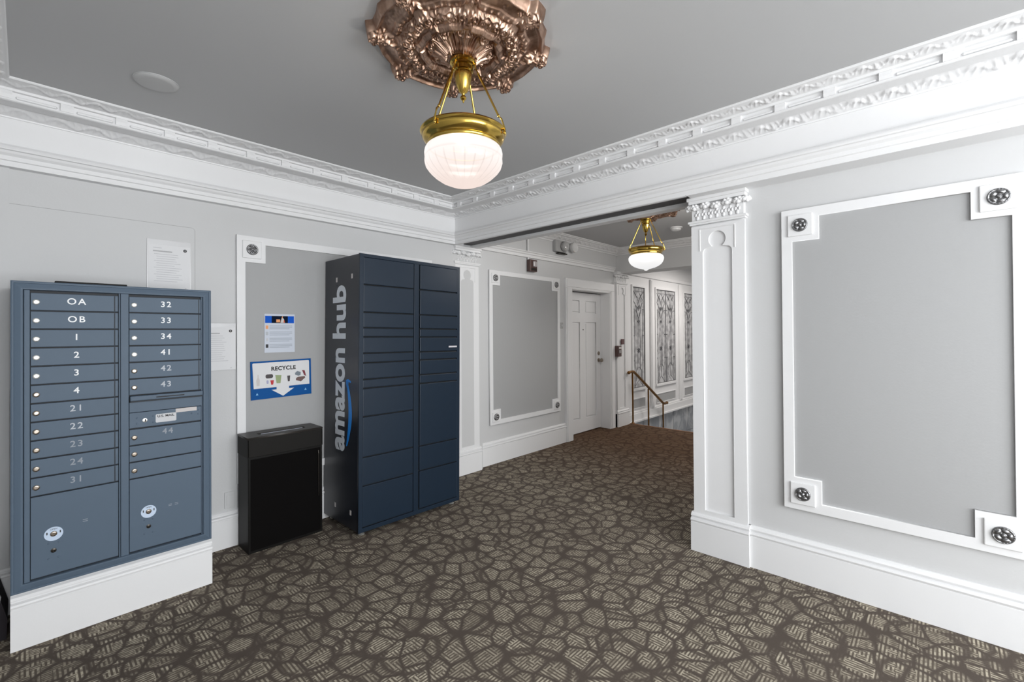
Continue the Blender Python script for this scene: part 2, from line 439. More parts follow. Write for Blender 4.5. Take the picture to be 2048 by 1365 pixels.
def leafband(a0, a1, u0, u1, amp, period, mk, m0=0., m1=0.):
    """sculpted foliage strip between profile points a0 (lower) and a1 (upper), from u0 to u1; mk(u,p,z)->xyz"""
    L = u1-u0; nu = int(L/.004); nv = 10
    dp, dz = a1[0]-a0[0], a1[1]-a0[1]; ln = math.hypot(dp, dz); nx, nz = dz/ln, -dp/ln
    vs = []
    for j in range(nv+1):
        v = j/nv; p = a0[0]+dp*v; z = a0[1]+dz*v
        for i in range(nu+1):
            u = u0+L*i/nu
            ph = u/period
            k = math.floor(ph); f = ph-k; sg = 1 if k % 2 else -1
            vine = math.exp(-((v-.5-.26*math.sin(PI*ph))/.10)**2)
            c1 = math.exp(-(((f-.5)/.20)**2+((v-.5+sg*.16)/.20)**2))
            c2 = math.exp(-(((f-.5)/.09)**2+((v-.5+sg*.16)/.09)**2))
            lf = max(0, math.cos(2*PI*(ph*2.5+v*.8*sg)))*math.sin(PI*v)
            nzz = math.sin(u*611+v*9)*math.sin(u*257-v*17)*math.sin(PI*v)
            h = amp*(.75*vine+.9*c1-.7*c2+.35*lf+.25*nzz)*(.75+.25*math.sin(u*13.1))
            q = p+nx*h
            lo, hi = u0+m0*q, u1-m1*q
            uu = min(max(u, lo), hi)
            vs.append(mk(uu, q, z+nz*h))
    fs = []
    for j in range(nv):
        for i in range(nu):
            a = j*(nu+1)+i
            fs.append((a, a+1, a+nu+2, a+nu+1))
    me = bpy.data.meshes.new('leaf_band'); me.from_pydata(vs, [], fs); me.update()
    me.polygons.foreach_set('use_smooth', [True]*len(fs)); me.materials.append(TRIM)
    return me

def big_cornice(name, label, sh, p0, p1, out, m0, m1, side):
    """p0->p1 along the wall; parts: entablature, crown, leaf bands, bars"""
    root = thing(name, label, 'cornice', (0, 0, 0), kind='structure')
    obj('entablature', B().sweep(entablature(sh), p0, p1, out, m0, m1), TRIM, root)
    obj('crown_moulding', B().sweep(crown(sh), p0, p1, out, m0, m1), TRIM, root)
    p0, p1, o = Vector(p0), Vector(p1), Vector(out); d = (p1-p0).normalized(); L = (p1-p0).length
    mk = lambda u, p, z: (*(p0+d*u+o*p), z)
    link('leaf_band', leafband((.022+sh, 2.680), (.097+sh, 2.713), 0, L, .009, .075, mk, m0, m1), root, kind='stuff')
    link('leaf_band', leafband((.204+sh, 2.772), (.272+sh, 2.791), 0, L, .008, .060, mk, m0, m1), root, kind='stuff')
    # dividing blocks between the long slots
    n = int(L/.228); start = m0*(.2+sh)+.06
    for i in range(n+1):
        u = start+i*.228
        if u > L-m1*(.2+sh)-.04: break
        bb = B()
        P = [(.176+sh, 2.7185), (.194+sh, 2.7185), (.1965+sh, 2.738), (.194+sh, 2.7575), (.176+sh, 2.7575)]
        A = [bb.bm.verts.new(mk(u-.026, *q)) for q in P]; C = [bb.bm.verts.new(mk(u+.026, *q)) for q in P]
        for k in range(4): bb.bm.faces.new((A[k], A[k+1], C[k+1], C[k]))
        bb.bm.faces.new(A[::-1]); bb.bm.faces.new(C)
        if i == 0: bme = obj('slot_divider', bb, TRIM, root); first = (bme, u)
        else:
            bb.bm.free(); c = first[0].copy(); COL.objects.link(c); c.location = (*(d*(u-first[1])), 0)
        # raised reed inside each slot
        u2 = u+.114
        if u2 < L-m1*(.2+sh)-.1:
            r0 = B().tube([mk(u2-.078, .183+sh, 2.731), mk(u2-.072, .183+sh, 2.731), mk(u2+.072, .183+sh, 2.731), mk(u2+.078, .183+sh, 2.731)], [.001, .0075, .0075, .001], 8)
            obj('slot_reed', r0, TRIM, root, smooth=True)
    return root
# left wall: from x=-3.5 to the corner; its p axis is -y
big_cornice('trim_2', 'white carved cornice with leaf bands and slots along the left wall', SL, (-3.5, .0), (-.0, .0), (0, -1), 0, 0, 'l')
big_cornice('trim_3', 'white carved cornice with leaf bands and slots along the right wall and beam', SR, (.0, .0), (.0, -7.2), (-1, 0), 0, 0, 'r')
big_cornice('trim_4', 'white carved cornice on the side wall at the top left edge', .0, (-3.475, -7.2), (-3.475, .0), (1, 0), 0, 0, 's')
# beam over the opening: underside lips and recessed soffit with its shade painted dark
b = B(); b.box(-.112, -.085, -2.42, .0, 2.405, 2.43); b.box(.135, .215, -2.60, .08, 2.405, 2.56)
r = obj('trim_5', b, TRIM); tag(r, 'white edge strips of the beam over the hall opening', 'beam', kind='structure')
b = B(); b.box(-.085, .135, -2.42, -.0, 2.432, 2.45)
obj('soffit_board', b, SOFF, r, label='recessed soffit with its shade painted in dark grey')
b = B(); b.box(-.116, XW, -7.2, -2.43, 2.404, 2.44)
obj('bed_strip', b, TRIM, r)

# ---- baseboards
BBP = [(-.05, 0), (0, 0), (0, .194), (-.004, .197), (-.004, .201), (.003, .203), (.006, .211), (.003, .220), (-.004, .223), (-.013, .226), (-.013, .232), (-.004, .234), (-.003, .240), (-.009, .250), (-.022, .258), (-.05, .258)]
def baseboard(name, label, segs):
    r = None
    for i, (p0, p1, out) in enumerate(segs):
        o = obj(name if r is None else 'baseboard_length', B().sweep(BBP, p0, p1, out), TRIM, r)
        if r is None: r = tag(o, label, 'baseboard', kind='structure')
baseboard('baseboard_left', 'tall white moulded baseboard along the left wall', [((-3.5, 0), (-3.19, 0), (0, -1)), ((-2.37, 0), (-.10, 0), (0, -1))])
baseboard('baseboard_right', 'tall white moulded baseboard under the large panel on the right wall', [((0, -2.755), (0, -7.2), (-1, 0))])
baseboard('baseboard_hall', 'white moulded baseboard along the hallway wall', [((.25, .055), (1.90, .055), (0, -1))])
baseboard('baseboard_side', 'white baseboard of the side wall outside the frame', [((-3.475, -7.2), (-3.475, 0), (1, 0))])

# ---- hall cornice and picture rail
HCP = [(-.02, 2.70), (.012, 2.70), (.016, 2.712), (.04, 2.725), (.045, 2.735), (.10, 2.77), (.12, 2.775), (.125, 2.785), (.14, 2.787), (.14, ZC), (-.02, ZC)]
HAP = [(-.02, 2.425), (.03, 2.425), (.032, 2.455), (.045, 2.463), (.05, 2.480), (.062, 2.486), (.062, 2.497), (.0, 2.503), (-.02, 2.503)]
r = thing('trim_6', 'white cornice with carved leaves around the hall ceiling', 'cornice', kind='structure')
obj('crown_moulding', B().sweep(HCP, (.2, .08), (3.28, .08), (0, -1), 0, 0), TRIM, r)
obj('crown_moulding', B().sweep(HCP, (3.28, .08), (3.28, -2.6), (-1, 0), 0, 0), TRIM, r)
obj('architrave', B().sweep(HAP, (.2, .08), (3.17, .08), (0, -1)), TRIM, r)
link('leaf_band', leafband((.045, 2.735), (.10, 2.77), 0, 3.0, .008, .06, lambda u, p, z: (.22+u, .08-p, z)), r, kind='stuff')
link('leaf_band', leafband((.045, 2.735), (.10, 2.77), 0, 2.5, .008, .06, lambda u, p, z: (3.28-p, .06-u, z)), r, kind='stuff')

# ------------------------------------------------------------------ pilasters
def keyhole(w, zb, zt):
    """outline of the trefoil-headed sunk panel, centred on x=0"""
    r = w*.30; cz = zt-r; hw = w/2; zs = cz-r*1.12
    pts = [(-hw, zb), (hw, zb), (hw, zs-.02)]
    pts += arc(hw-.034, zs-.02, .034, 0, 92, 6)[1:]
    pts += [(r*.62, cz-r*.78)]
    pts += arc(0, cz, r, -50, 230, 26)[1:]
    pts += [(-r*.62, cz-r*.78)]
    pts += arc(-hw+.034, zs-.02, .034, 88, 180, 6)
    return pts, cz, r
def pilaster(name, label, loc, rz, w, ztop, m=TRIM, detail=True, depth=.2, zbase=0):
    """local: width along x centred, front of shaft at y=0, front faces -y"""
    root = thing(name, label, 'pilaster', loc, rz, kind='structure')
    hw = w/2; zc0 = ztop-.195
    pts, cz, r = keyhole(w*.56, .285, zc0-.045)
    me = curve_mesh('shaft', [rect(-hw, hw, .25, zc0), pts], .014)
    xz(me, m, (0, .007, 0)); link('shaft_face', me, root)
    obj('shaft', B().box(-hw, hw, .014, depth, 0, ztop), m, root)
    # raised bead round the sunk panel
    bead = B()
    P3 = [Vector((x, .004, z)) for x, z in pts]
    bead.tube([*P3, P3[0]], .0045, 6, False)
    obj('panel_bead', bead, m, root, smooth=True)
    sq = w*.33
    q = B().tube([(-sq, -.001, cz-.07), (-sq, -.001, cz+r+.022), (sq, -.001, cz+r+.022), (sq, -.001, cz-.07)], .004, 6)
    obj('square_bead', q, m, root)
    # base
    bs = B(); pr = [(p+.02, z) for p, z in BBP]
    bs.sweep(pr, (-hw-.015, 0), (hw+.015, 0), (0, -1))
    bs.box(-hw-.015, hw+.015, .0, depth, 0, .205); bs.box(-hw-.006, hw+.006, .0, depth, .2, .250)
    obj('base', bs, m, root)
    # neck ring
    nk = B(); nk.box(-hw-.018, hw+.018, -.016, depth, zc0+.020, zc0+.036, .003); nk.box(-hw-.010, hw+.010, -.009, depth, zc0+.008, zc0+.022, .003)
    obj('neck_moulding', nk, m, root)
    # bell with upright leaves
    bl = B(); bl.box(-hw+.004, hw-.004, .004, depth, zc0+.03, ztop-.02)
    obj('capital_bell', bl, m, root)
    nl = 7
    if detail:
        lb = B()
        for i in range(nl):
            x = -hw+.02+(w-.04)*(i+.5)/nl
            for k, (dx, dz, s) in enumerate(((0, 0, 1), (-.011, .022, .75), (.011, .022, .75), (0, .042, .8))):
                lb.ball((x+dx, .002, zc0+.055+dz), .014*s, 1, (.85, .32, 1.5))
        l0 = obj('upright_leaf_row', lb, m, root, smooth=True, auto=80)
        l0['kind'] = 'stuff'
    # overhanging scroll leaves
    ns = 5
    sl0 = None
    for i in range(ns):
        x = -hw-.004+(w+.008)*(i+.5)/ns
        if sl0 is None:
            s = B(); rr = w/ns*.52
            s.ball((0, 0, 0), rr, 2, (1.1, .6, .62))
            s.ball((-rr*.5, -rr*.34, -rr*.18), rr*.42, 2, (1, .8, .8)); s.ball((rr*.5, -rr*.34, -rr*.12), rr*.42, 2, (1, .8, .8))
            s.ball((0, -rr*.45, -rr*.36), rr*.44, 2, (1, .8, .9)); s.ball((-rr*.25, -rr*.45, rr*.2), rr*.3, 2); s.ball((rr*.3, -rr*.4, rr*.25), rr*.28, 2)
            sl0 = obj('scroll_leaf', s, m, root, smooth=True, auto=80); o = sl0
        else:
            o = sl0.copy(); COL.objects.link(o)
        o.location = (x, -.010+random.uniform(-.003, .003), ztop-.068+.006*math.sin(i*2.3)); o.rotation_euler = (random.uniform(-.15, .15), random.uniform(-.2, .2), 0)
    for sx in (-1, 1):
        o = sl0.copy(); COL.objects.link(o); o.location = (sx*(hw+.012), .0, ztop-.066); o.rotation_euler = (0, 0, sx*PI/4)
    ab = B(); ab.box(-hw-.012, hw+.012, -.022, depth, ztop-.045, ztop-.022, .003); ab.box(-hw-.020, hw+.020, -.034, depth, ztop-.024, ztop, .004)
    obj('abacus', ab, m, root)
    return root
pilaster('pilaster', 'large white pilaster with leafy capital at the hall opening, beside the right-hand panel', (.0, -2.585, 0), -PI/2, .338, 2.408, depth=.22)
pilaster('pilaster', 'white pilaster with leafy capital in the corner behind the tall locker', (.09, .018, 0), 0, .33, 2.408, depth=.1)
pilaster('pilaster', 'small-looking white pilaster at the far end of the hall beside the door', (3.375, .035, 0), 0, .33, 2.44, depth=.1)

# ------------------------------------------------------------------ wall panels with rosettes
def rosette_mesh():
    n, nr = 60, 14; R = .040
    vs = [(0, -.012, 0)]; fs = []
    for j in range(1, nr+1):
        r = R*j/nr; q = j/nr
        for k in range(n):
            a = 2*PI*k/n
            if q < .24: h = .012*math.sqrt(max(0, 1-(q/.26)**2))+.002
            elif q < .80:
                pet = abs(math.cos(2.5*a))**.5
                h = .003+.009*pet*math.sin(PI*(q-.24)/.62)*(1-.4*math.exp(-((math.sin(5*a))/.25)**2)*0)
            else: h = .004+.005*math.sin(PI*(q-.8)/.2)+.0015*math.cos(20*a)
            if j == nr: h = 0
            vs.append((r*math.cos(a), -h, r*math.sin(a)))
    for k in range(n):
        fs.append((0, 1+k, 1+(k+1) % n))
    for j in range(nr-1):
        for k in range(n):
            a = 1+j*n
            fs.append((a+k, a+n+k, a+n+(k+1) % n, a+(k+1) % n))
    me = bpy.data.meshes.new('rosette'); me.from_pydata(vs, [], fs); me.update()
    me.polygons.foreach_set('use_smooth', [True]*len(fs)); me.materials.append(ROSM)
    return me
ROS = rosette_mesh()
def wall_panel(name, label, loc, rz, w, h, blk=.19, st=.054):
    """local: x 0..w, z 0..h, wall surface at y=0 facing -y"""
    root = thing(name, label, 'wall panel', loc, rz, kind='structure')
    ins = [(st, blk), (blk, blk), (blk, st), (w-blk, st), (w-blk, blk), (w-st, blk), (w-st, h-blk), (w-blk, h-blk), (w-blk, h-st), (blk, h-st), (blk, h-blk), (st, h-blk)]
    me = curve_mesh('frame', [rect(0.002, w-.002, 0.002, h-.002), ins], .014, .002); xz(me, TRIM, (0, -.007, 0)); link('frame', me, root)
    obj('field', B().box(st-.01, w-st+.01, -.002, .01, st-.01, h-st+.01), GREY, root, label='mid grey painted field')
    for cx, cz in ((blk*.52, blk*.52), (w-blk*.52, blk*.52), (blk*.52, h-blk*.52), (w-blk*.52, h-blk*.52)):
        s = blk*.335
        pl = B(); pl.box(cx-s, cx+s, -.026, -.012, cz-s, cz+s, .004)
        p = obj('corner_plate', pl, TRIM, root)
        ringm = B().lathe([(.046, 0), (.046, .004), (.043, .005), (.041, .003), (.041, 0)], 40, (cx, -.026, cz), 'y')
        o = link('rosette', ROS, p, label='dark silver rosette'); o.location = (cx, -.0265, cz)
    return root
wall_panel('trim_7', 'large grey wall panel in a white stepped frame on the right wall', (XW-.013, -2.962, .432), -PI/2, 1.005, 1.790)
wall_panel('trim_8', 'grey wall panel in a white stepped frame behind the recycling sign', (-2.108, .012, .432), 0, 1.72, 1.781)
wall_panel('trim_9', 'grey wall panel in a white stepped frame on the hall wall left of the door', (.457, .074, .442), 0, 1.315, 1.770, .17, .05)
# access panel above the mailboxes
pp = [(-3.20, 1.20), (-2.357, 1.20)]+arc(-2.357-.018, 2.216-.018, .018, 0, 90, 5)+[(-3.20, 2.216)]
b = B().prism(pp, FX, .0115, .03)
tag(obj('trim_10', b, WALL), 'flat painted access panel in the wall above the mailboxes', 'panel', kind='structure')
b = B().prism([(-3.204, 1.20), (-2.353, 1.20)]+arc(-2.357-.018, 2.216-.018, .022, 0, 90, 5)+[(-3.204, 2.220)], FX, .0188, .03)
tag(obj('trim_11', b, mat('seam_grey', (.36, .36, .365), .7)), 'thin shadowed seam around the access panel', 'seam', kind='structure')
b = B().box(-3.5, -3.2, .008, .03, .25, 2.41)
tag(obj('trim_12', b, WALL), 'plain wall board left of the mailboxes', 'wall board', kind='structure')

# ------------------------------------------------------------------ hall door
root = thing('door_1', 'white six-panel apartment door with peephole at the end of the hall wall', 'door', (0, 0, 0), kind='structure')
dx0, dx1, dz1 = 2.06, 3.02, 2.075
P = []
mx = (dx0+dx1)/2
cols = ((dx0+.12, mx-.075), (mx+.075, dx1-.12))
for x0, x1 in cols:
    for z0, z1 in ((.21, .88), (.96, 1.64), (1.78, 1.96)):
        if z0 == .21: continue
        P.append((x0, x1, z0, z1))
P = []
for x0, x1 in cols:
    P += [(x0, x1, .21, 1.64), (x0, x1, 1.775, 1.96)]
me = curve_mesh('leaf', [rect(dx0, dx1, .012, dz1)]+[rect(*q) for q in P], .012); xz(me, TRIM, (0, .226, 0)); leaf = link('door_leaf', me, root)
obj('door_core', B().box(dx0, dx1, .236, .262, .012, dz1), TRIM, root)
for x0, x1, z0, z1 in P:
    obj('door_panel', B().box(x0+.018, x1-.018, .224, .24, z0+.018, z1-.018, .005), TRIM, root)
obj('peephole', B().lathe([(.010, 0), (.010, .004), (.004, .006), (0, .006)], 16, (2.547, .22, 1.528), 'y'), DARKM, root)
obj('deadbolt', B().lathe([(.03, 0), (.03, .008), (.022, .014), (.012, .016), (.0, .016)], 24, (2.965, .22, 1.162), 'y'), STEEL, root, smooth=True)
obj('door_knob', B().lathe([(.032, 0), (.032, .006), (.012, .012), (.012, .035), (.026, .042), (.031, .055), (.026, .068), (.0, .073)], 24, (2.965, .22, 1.055), 'y'), STEEL, root, smooth=True)
b = B(); b.box(2.03, 2.045, .05, .26, 0, 2.10); b.box(3.025, 3.04, .05, .26, 0, 2.10); b.box(2.03, 3.04, .05, .26, 2.09, 2.105); b.box(2.045, 2.06, .262, .275, 0, 2.09); b.box(3.01, 3.025, .262, .275, 0, 2.09)
obj('jamb', b, TRIM, root)
b = B()
for x0, x1 in ((1.89, 2.035), (3.035, 3.165)):
    b.box(x0, x1, .045, .08, 0, 2.099, .003); b.box(x0+.02, x1-.02, .036, .050, 0, 2.118, .003)
b.box(1.89, 3.165, .0455, .08, 2.100, 2.235, .003); b.box(1.91, 3.145, .0365, .051, 2.119, 2.215, .003)
obj('casing', b, TRIM, root)

# ------------------------------------------------------------------ leaded windows of the stairwell
def came_window(name, label, x0, x1, z0, z1, units):
    root = thing(name, label, 'window', (0, 0, 0), kind='structure')
    y = .12
    fr = B(); t = .035
    fr.box(x0-t, x1+t, y-.022, y, z1, z1+t, .003); fr.box(x0-t, x1+t, y-.03, y, z0-t-.01, z0, .003)
    fr.box(x0-t, x0, y-.022, y, z0, z1, .003); fr.box(x1, x1+t, y-.022, y, z0, z1, .003)
    obj('window_frame', fr, TRIM, root)
    obj('glass_pane', B().box(x0, x1, y-.004, y-.001, z0, z1), LGLASS, root)
    c = B(); yy = y-.006
    def seg(a, b_, r=.0034): c.tube([(a[0], yy, a[1]), (b_[0], yy, b_[1])], r, 5)
    W = (x1-x0)/units
    for k in range(units):
        a = x0+k*W; m = a+W/2; q = W/4
        H = z1-z0
        seg((a+.006, z0), (a+.006, z1), .007); seg((a+W-.006, z0), (a+W-.006, z1), .007)
        seg((a, z1-.006), (a+W, z1-.006), .007); seg((a, z0+.006), (a+W, z0+.006), .007)
        seg((a, z1-.07), (a+W, z1-.07))
        # interlaced gothic head
        zh = z1-.07
        for s in (-1, 1):
            seg((m-s*W*.42, zh), (m, zh-.17)); seg((m, zh-.17), (m+s*q*.9, zh-.33)); seg((m+s*q*.9, zh-.33), (m, zh-.47))
            seg((m+s*W*.42, zh), (m+s*q*.2, zh-.12))
            seg((m-s*W*.42, zh-.17), (m, zh)); seg((m-s*W*.42, zh-.17), (m, zh-.33)); seg((m-s*q*1.2, zh-.2), (m, zh-.47))
            seg((m+s*q*.5, z0+.30), (m+s*q*.5, zh-.36)); seg((m+s*q*1.3, z0), (m+s*q*1.3, zh-.30))
            seg((m+s*W*.42, z0), (m, z0+.13)); seg((m+s*q*.9, z0+.12), (m+s*q*.9, z0+.30)); seg((m+s*q*.9, z0+.30), (m, z0+.36))
        seg((m, zh-.47), (m, z0+.13))
        for zz in (.27, .52, .78): seg((a, z0+H*zz), (m-q*1.3, z0+H*zz), .006); seg((m+q*1.3, z0+H*zz), (a+W, z0+H*zz), .006)
        for zz in (.36, .38, .66, .80):
            c.prism([(m-q*.4, z0+H*zz), (m, z0+H*zz-.035), (m+q*.4, z0+H*zz), (m, z0+H*zz+.032)], FX, yy-.003, yy+.003)
    o = obj('lead_cames', c, LEAD, root); o['kind'] = 'stuff'
    # grey sunk panel below
    gz0, gz1 = .195, .345
    fr2 = B(); fr2.box(x0-.012, x1+.012, y-.012, y, gz1, gz1+.014); fr2.box(x0-.012, x1+.012, y-.012, y, gz0-.014, gz0)
    fr2.box(x0-.012, x0, y-.012, y, gz0, gz1); fr2.box(x1, x1+.012, y-.012, y, gz0, gz1)
    obj('apron_frame', fr2, TRIM, root); obj('apron_panel', B().box(x0, x1, y-.004, y, gz0, gz1), GREY, root, label='mid grey panel under the window')
came_window('window_1', 'narrow leaded window nearest the hall pilaster, behind the handrail', 3.86, 4.275, .535, 2.255, 1)
came_window('window_2', 'wide middle leaded window above the stairs', 4.73, 5.53, .540, 2.265, 2)
came_window('window_3', 'narrow leaded window partly hidden by the big pilaster', 5.97, 6.42, .545, 2.262, 1)
r = thing('trim_13', 'white pilaster strips and skirting of the stairwell wall', 'trim', kind='structure')
for x in (4.54, 5.76, 6.66):
    b = B(); b.box(x-.055, x+.055, .088, .12, .13, 2.42, .006); b.box(x-.035, x+.035, .078, .1, .15, 2.40, .006)
    obj('strip', b, TRIM, r)
b = B(); b.box(3.6, 8, .085, .12, .0, .11, .004); b.box(3.6, 8, .10, .12, .11, .14, .004); b.box(3.6, 8, .06, .12, -.035, .0, .006)
obj('skirting', b, TRIM, r)
obj('head_rail', B().box(3.6, 8, .09, .12, 2.44, 2.50, .005), TRIM, r)
# marble dado below the landing
r = thing('trim_14', 'blue-grey marble slabs cladding the stairwell wall below the windows', 'marble cladding', kind='structure')
base = None
for i in range(7):
    for j in range(2):
        x = 3.62+i*.62; z = -.04-j*.50
        q = [(x+.004, z-.49), (x+.612, z-.49), (x+.612, z), (x+.004, z)] if (i+j) % 2 else [(x+.004, z-.49), (x+.45, z-.49), (x+.612, z), (x+.15, z)]
        obj('marble_slab', B().prism(q, FX, .13, .16), MARBLE, r)
obj('slab_backing', B().box(3.6, 8.0, .142, .165, -1.2, -.03), mat('pale_grout', (.55, .56, .57), .6), r)
# steps
r = thing('stairs', 'marble stairs going down beyond the metal floor edge', 'stairs', kind='structure')
for i in range(7):
    obj('tread', B().box(3.6+i*.28, 3.6+(i+1)*.28+.03, -2.6, .13, -.17*(i+1)-.04, -.17*(i+1), .004), MARBLE, r)
    obj('riser', B().box(3.6+i*.28, 3.6+i*.28+.02, -2.6, .13, -.17*(i+1), -.17*i-.012), MARBLE, r)
obj('lower_floor', B().box(5.5, 8.2, -2.6, .3, -1.6, -1.36), MARBLE, r)
b = B().box(3.585, 3.612, -2.6, .08, -.012, .004, .002)
tag(obj('trim_15', b, mat('copper_nosing', (.42, .22, .12), .35, .8)), 'copper-coloured floor edge strip at the top of the stairs', 'edge strip', kind='structure')

# ------------------------------------------------------------------ handrail
root = thing('handrail', 'bronze metal handrail on three posts going down the stairs at the hall end', 'handrail', (3.6, 0, 0))
def slope(x): return .835-(x-3.68)*.61
T = [(-.085, 0, .832), (-.05, 0, .842), (.05, 0, .842), (.085, 0, .828)]
n = 8
for i in range(1, n+1):
    x = 3.685+(4.72-3.685)*i/n; T.append((x-3.6, 0, .832-(x-3.685)*.598))
T += [(1.17, 0, .19), (1.22, 0, .184), (1.29, 0, .186)]
obj('rail', B().tube(T, .022, 12), HANDB, root, smooth=True, auto=70)
obj('rail_end', B().ball((-.09, 0, .833), .028, 2, (1.15, 1, 1)), HANDB, root, smooth=True)
obj('rail_end', B().ball((1.30, 0, .186), .027, 2), HANDB, root, smooth=True)
for x, zb in ((.03, 0.0), (.575, -.51), (1.14, -.85)):
    zt = {.03: .83, .575: .51, 1.14: .21}[x]
    bb = B(); bb.tube([(x, 0, zb), (x, 0, zt)], .0135, 10); bb.lathe([(.032, 0), (.032, .006), (.018, .014), (.0135, .02)], 16, (x, 0, zb))
    obj('post', bb, HANDB, root, smooth=True)

# ------------------------------------------------------------------ ceiling medallion
def medallion_mesh():
    nr, na = 130, 768
    R0 = .372
    th = np.linspace(0, 2*PI, na, endpoint=False)
    q = np.linspace(0, 1, nr)
    # folded sector angle (8 sectors, mirrored) : 0 at ear axis
    sec = PI/8
    tf = np.abs((th+sec) % (2*sec)-sec)          # 0..22.5deg mirrored
    ear = np.clip((.125-tf)/.05, 0, 1); ear = ear*ear*(3-2*ear)
    Rout = R0*(1-.055*(tf/sec)**1.0*0)+.026*ear-.008*np.sin(PI*np.clip((tf-.10)/(sec-.10), 0, 1))
    r = q[:, None]*Rout[None, :]
    T = np.broadcast_to(tf[None, :], r.shape)
    rr = q[:, None]*R0*np.ones_like(r)
    H = np.interp(rr, [0, .055, .062, .08, .12, .148, .152, .168, .184, .190, .20, .245, .262, .268, .282, .296, .300, .318, .34, .356, .362, .372],
                      [.098, .098, .092, .072, .048, .042, .062, .078, .064, .052, .062, .058, .042, .046, .052, .046, .040, .034, .030, .036, .034, .012])
    def ridge(pts, wdt, amp):
        """pts list of (r,theta_fold) -> rounded ridge along the polyline"""
        X = r*np.cos(T); Y = r*np.sin(T)
        P = np.array([(a*math.cos(b_), a*math.sin(b_)) for a, b_ in pts])
        d2 = np.full(r.shape, 1e9)
        for i in range(len(P)-1):
            A, D = P[i], P[i+1]-P[i]; L = (D**2).sum()
            t = np.clip(((X-A[0])*D[0]+(Y-A[1])*D[1])/L, 0, 1)
            d2 = np.minimum(d2, (X-A[0]-t*D[0])**2+(Y-A[1]-t*D[1])**2)
        return amp*np.exp(-d2/wdt**2)
    def spiral(rc, tc_, r0, turns, a0, s=1, n=22):
        out = []
        for i in range(n):
            f = i/(n-1); a = a0+s*f*turns*2*PI; q_ = r0*(1-f*.8)
            out.append((rc+q_*math.cos(a), tc_+q_*math.sin(a)/rc))
        return out
    E = np.zeros_like(r)
    # central acanthus: petals with ribs
    cm = np.clip((rr-.060)/.01, 0, 1)*np.clip((.146-rr)/.012, 0, 1)
    E += cm*(.012*np.abs(np.cos(4*th))[None, :]**.7+.005*np.cos(40*th)[None, :]*np.clip((.12-rr)/.05, 0, 1))*np.ones_like(r)
    E = np.maximum(E, ridge(spiral(.128, .10, .016, 1.1, PI/2), .0042, .020))
    E = np.maximum(E, ridge([(.066, .0), (.10, .02), (.138, .03)], .004, .018))
    E = np.maximum(E, ridge([(.07, .34), (.105, .33), (.140, .37)], .004, .016))
    E = np.maximum(E, ridge(spiral(.132, .33, .010, 1.0, 0), .003, .014))
    # main band ornament
    F = ridge(spiral(.232, .10, .020, 1.3, -PI/2), .0042, .016)
    F = np.maximum(F, ridge(spiral(.222, .26, .017, 1.2, PI/2, -1), .0038, .015))
    F = np.maximum(F, ridge([(.20, .0), (.215, .03), (.235, .0), (.255, .035)], .005, .015))
    F = np.maximum(F, ridge([(.25, .16), (.24, .22), (.252, .30), (.245, .39)], .0038, .012))
    F = np.maximum(F, ridge([(.205, .34), (.22, .37), (.24, .35)], .005, .014))
    for (a, bb, s_) in ((.212, .16, .006), (.247, .08, .006), (.21, .22, .005), (.235, .335, .007), (.25, .25, .005), (.222, .39, .007)):
        F = np.maximum(F, ridge([(a, bb), (a+.001, bb)], s_, .014))
    E = np.maximum(E, F)
    # bead ring and rope ring
    E += .008*np.clip(np.cos(64*th), 0, 1)[None, :]*np.exp(-((rr-.282)/.006)**2)
    E += .004*np.cos(96*th)[None, :]*np.exp(-((rr-.268)/.005)**2)
    # inner ring
    # outer cove ribs + ear scrolls
    G = ridge(spiral(.362, .055, .016, 1.1, PI), .0045, .024)
    G = np.maximum(G, ridge([(.30, .0), (.325, .015), (.345, .0), (.375, .03)], .006, .022))
    for (a, bb, s_) in ((.335, .05, .008), (.385, .02, .009), (.318, .06, .007), (.352, .11, .007), (.325, .13, .005)):
        G = np.maximum(G, ridge([(a, bb), (a+.001, bb)], s_, .020))
    E = np.maximum(E, G)
    E = np.maximum(E, ridge([(.352, .14), (.350, .25), (.350, .39)], .006, .010))
    earH = .014*ear[None, :]*np.clip((rr-.30)/.02, 0, 1)*np.clip((.372-rr)/.012, 0, 1)
    H = H+E*np.clip((1-q)*30, 0, 1)[:, None]+earH
    H[-1, :] = 0
    # fine hand-modelled irregularity
    rng = np.random.RandomState(3); 
    N = rng.rand(nr, na)
    for _ in range(3): N = (N+np.roll(N, 1, 1)+np.roll(N, -1, 1)+np.roll(N, 1, 0)+np.roll(N, -1, 0))/5
    H[40:-2] += (N[40:-2]-.5)*.005
    X = r*np.cos(th); Y = r*np.sin(th)
    V = np.stack([X, Y, -H], -1).reshape(-1, 3)
    i = np.arange(nr-1)[:, None]*na; k = np.arange(na)[None, :]; k2 = (k+1) % na
    Fc = np.stack([i+k, i+na+k, i+na+k2, i+k2], -1).reshape(-1, 4)
    me = bpy.data.meshes.new('medallion'); me.from_pydata(V.tolist(), [], Fc.tolist()); me.update()
    me.polygons.foreach_set('use_smooth', [True]*len(me.polygons)); me.materials.append(COPPER)
    return me
MED = medallion_mesh()
m1 = link('ceiling_medallion', MED); m1.location = (-1.822, -2.124, ZC+.001); m1.rotation_euler = (0, 0, math.radians(12)); m1.scale = (1.02, 1.02, 1)
tag(m1, 'ornate copper-coloured ceiling medallion above the near pendant lamp', 'medallion', 'copper ceiling medallions')
m2 = m1.copy(); COL.objects.link(m2); m2.location = (1.41, -1.37, ZC+.001); m2.scale = (.93, .93, .8)
m2['label'] = 'ornate copper-coloured ceiling medallion in the hall, seen through the opening'

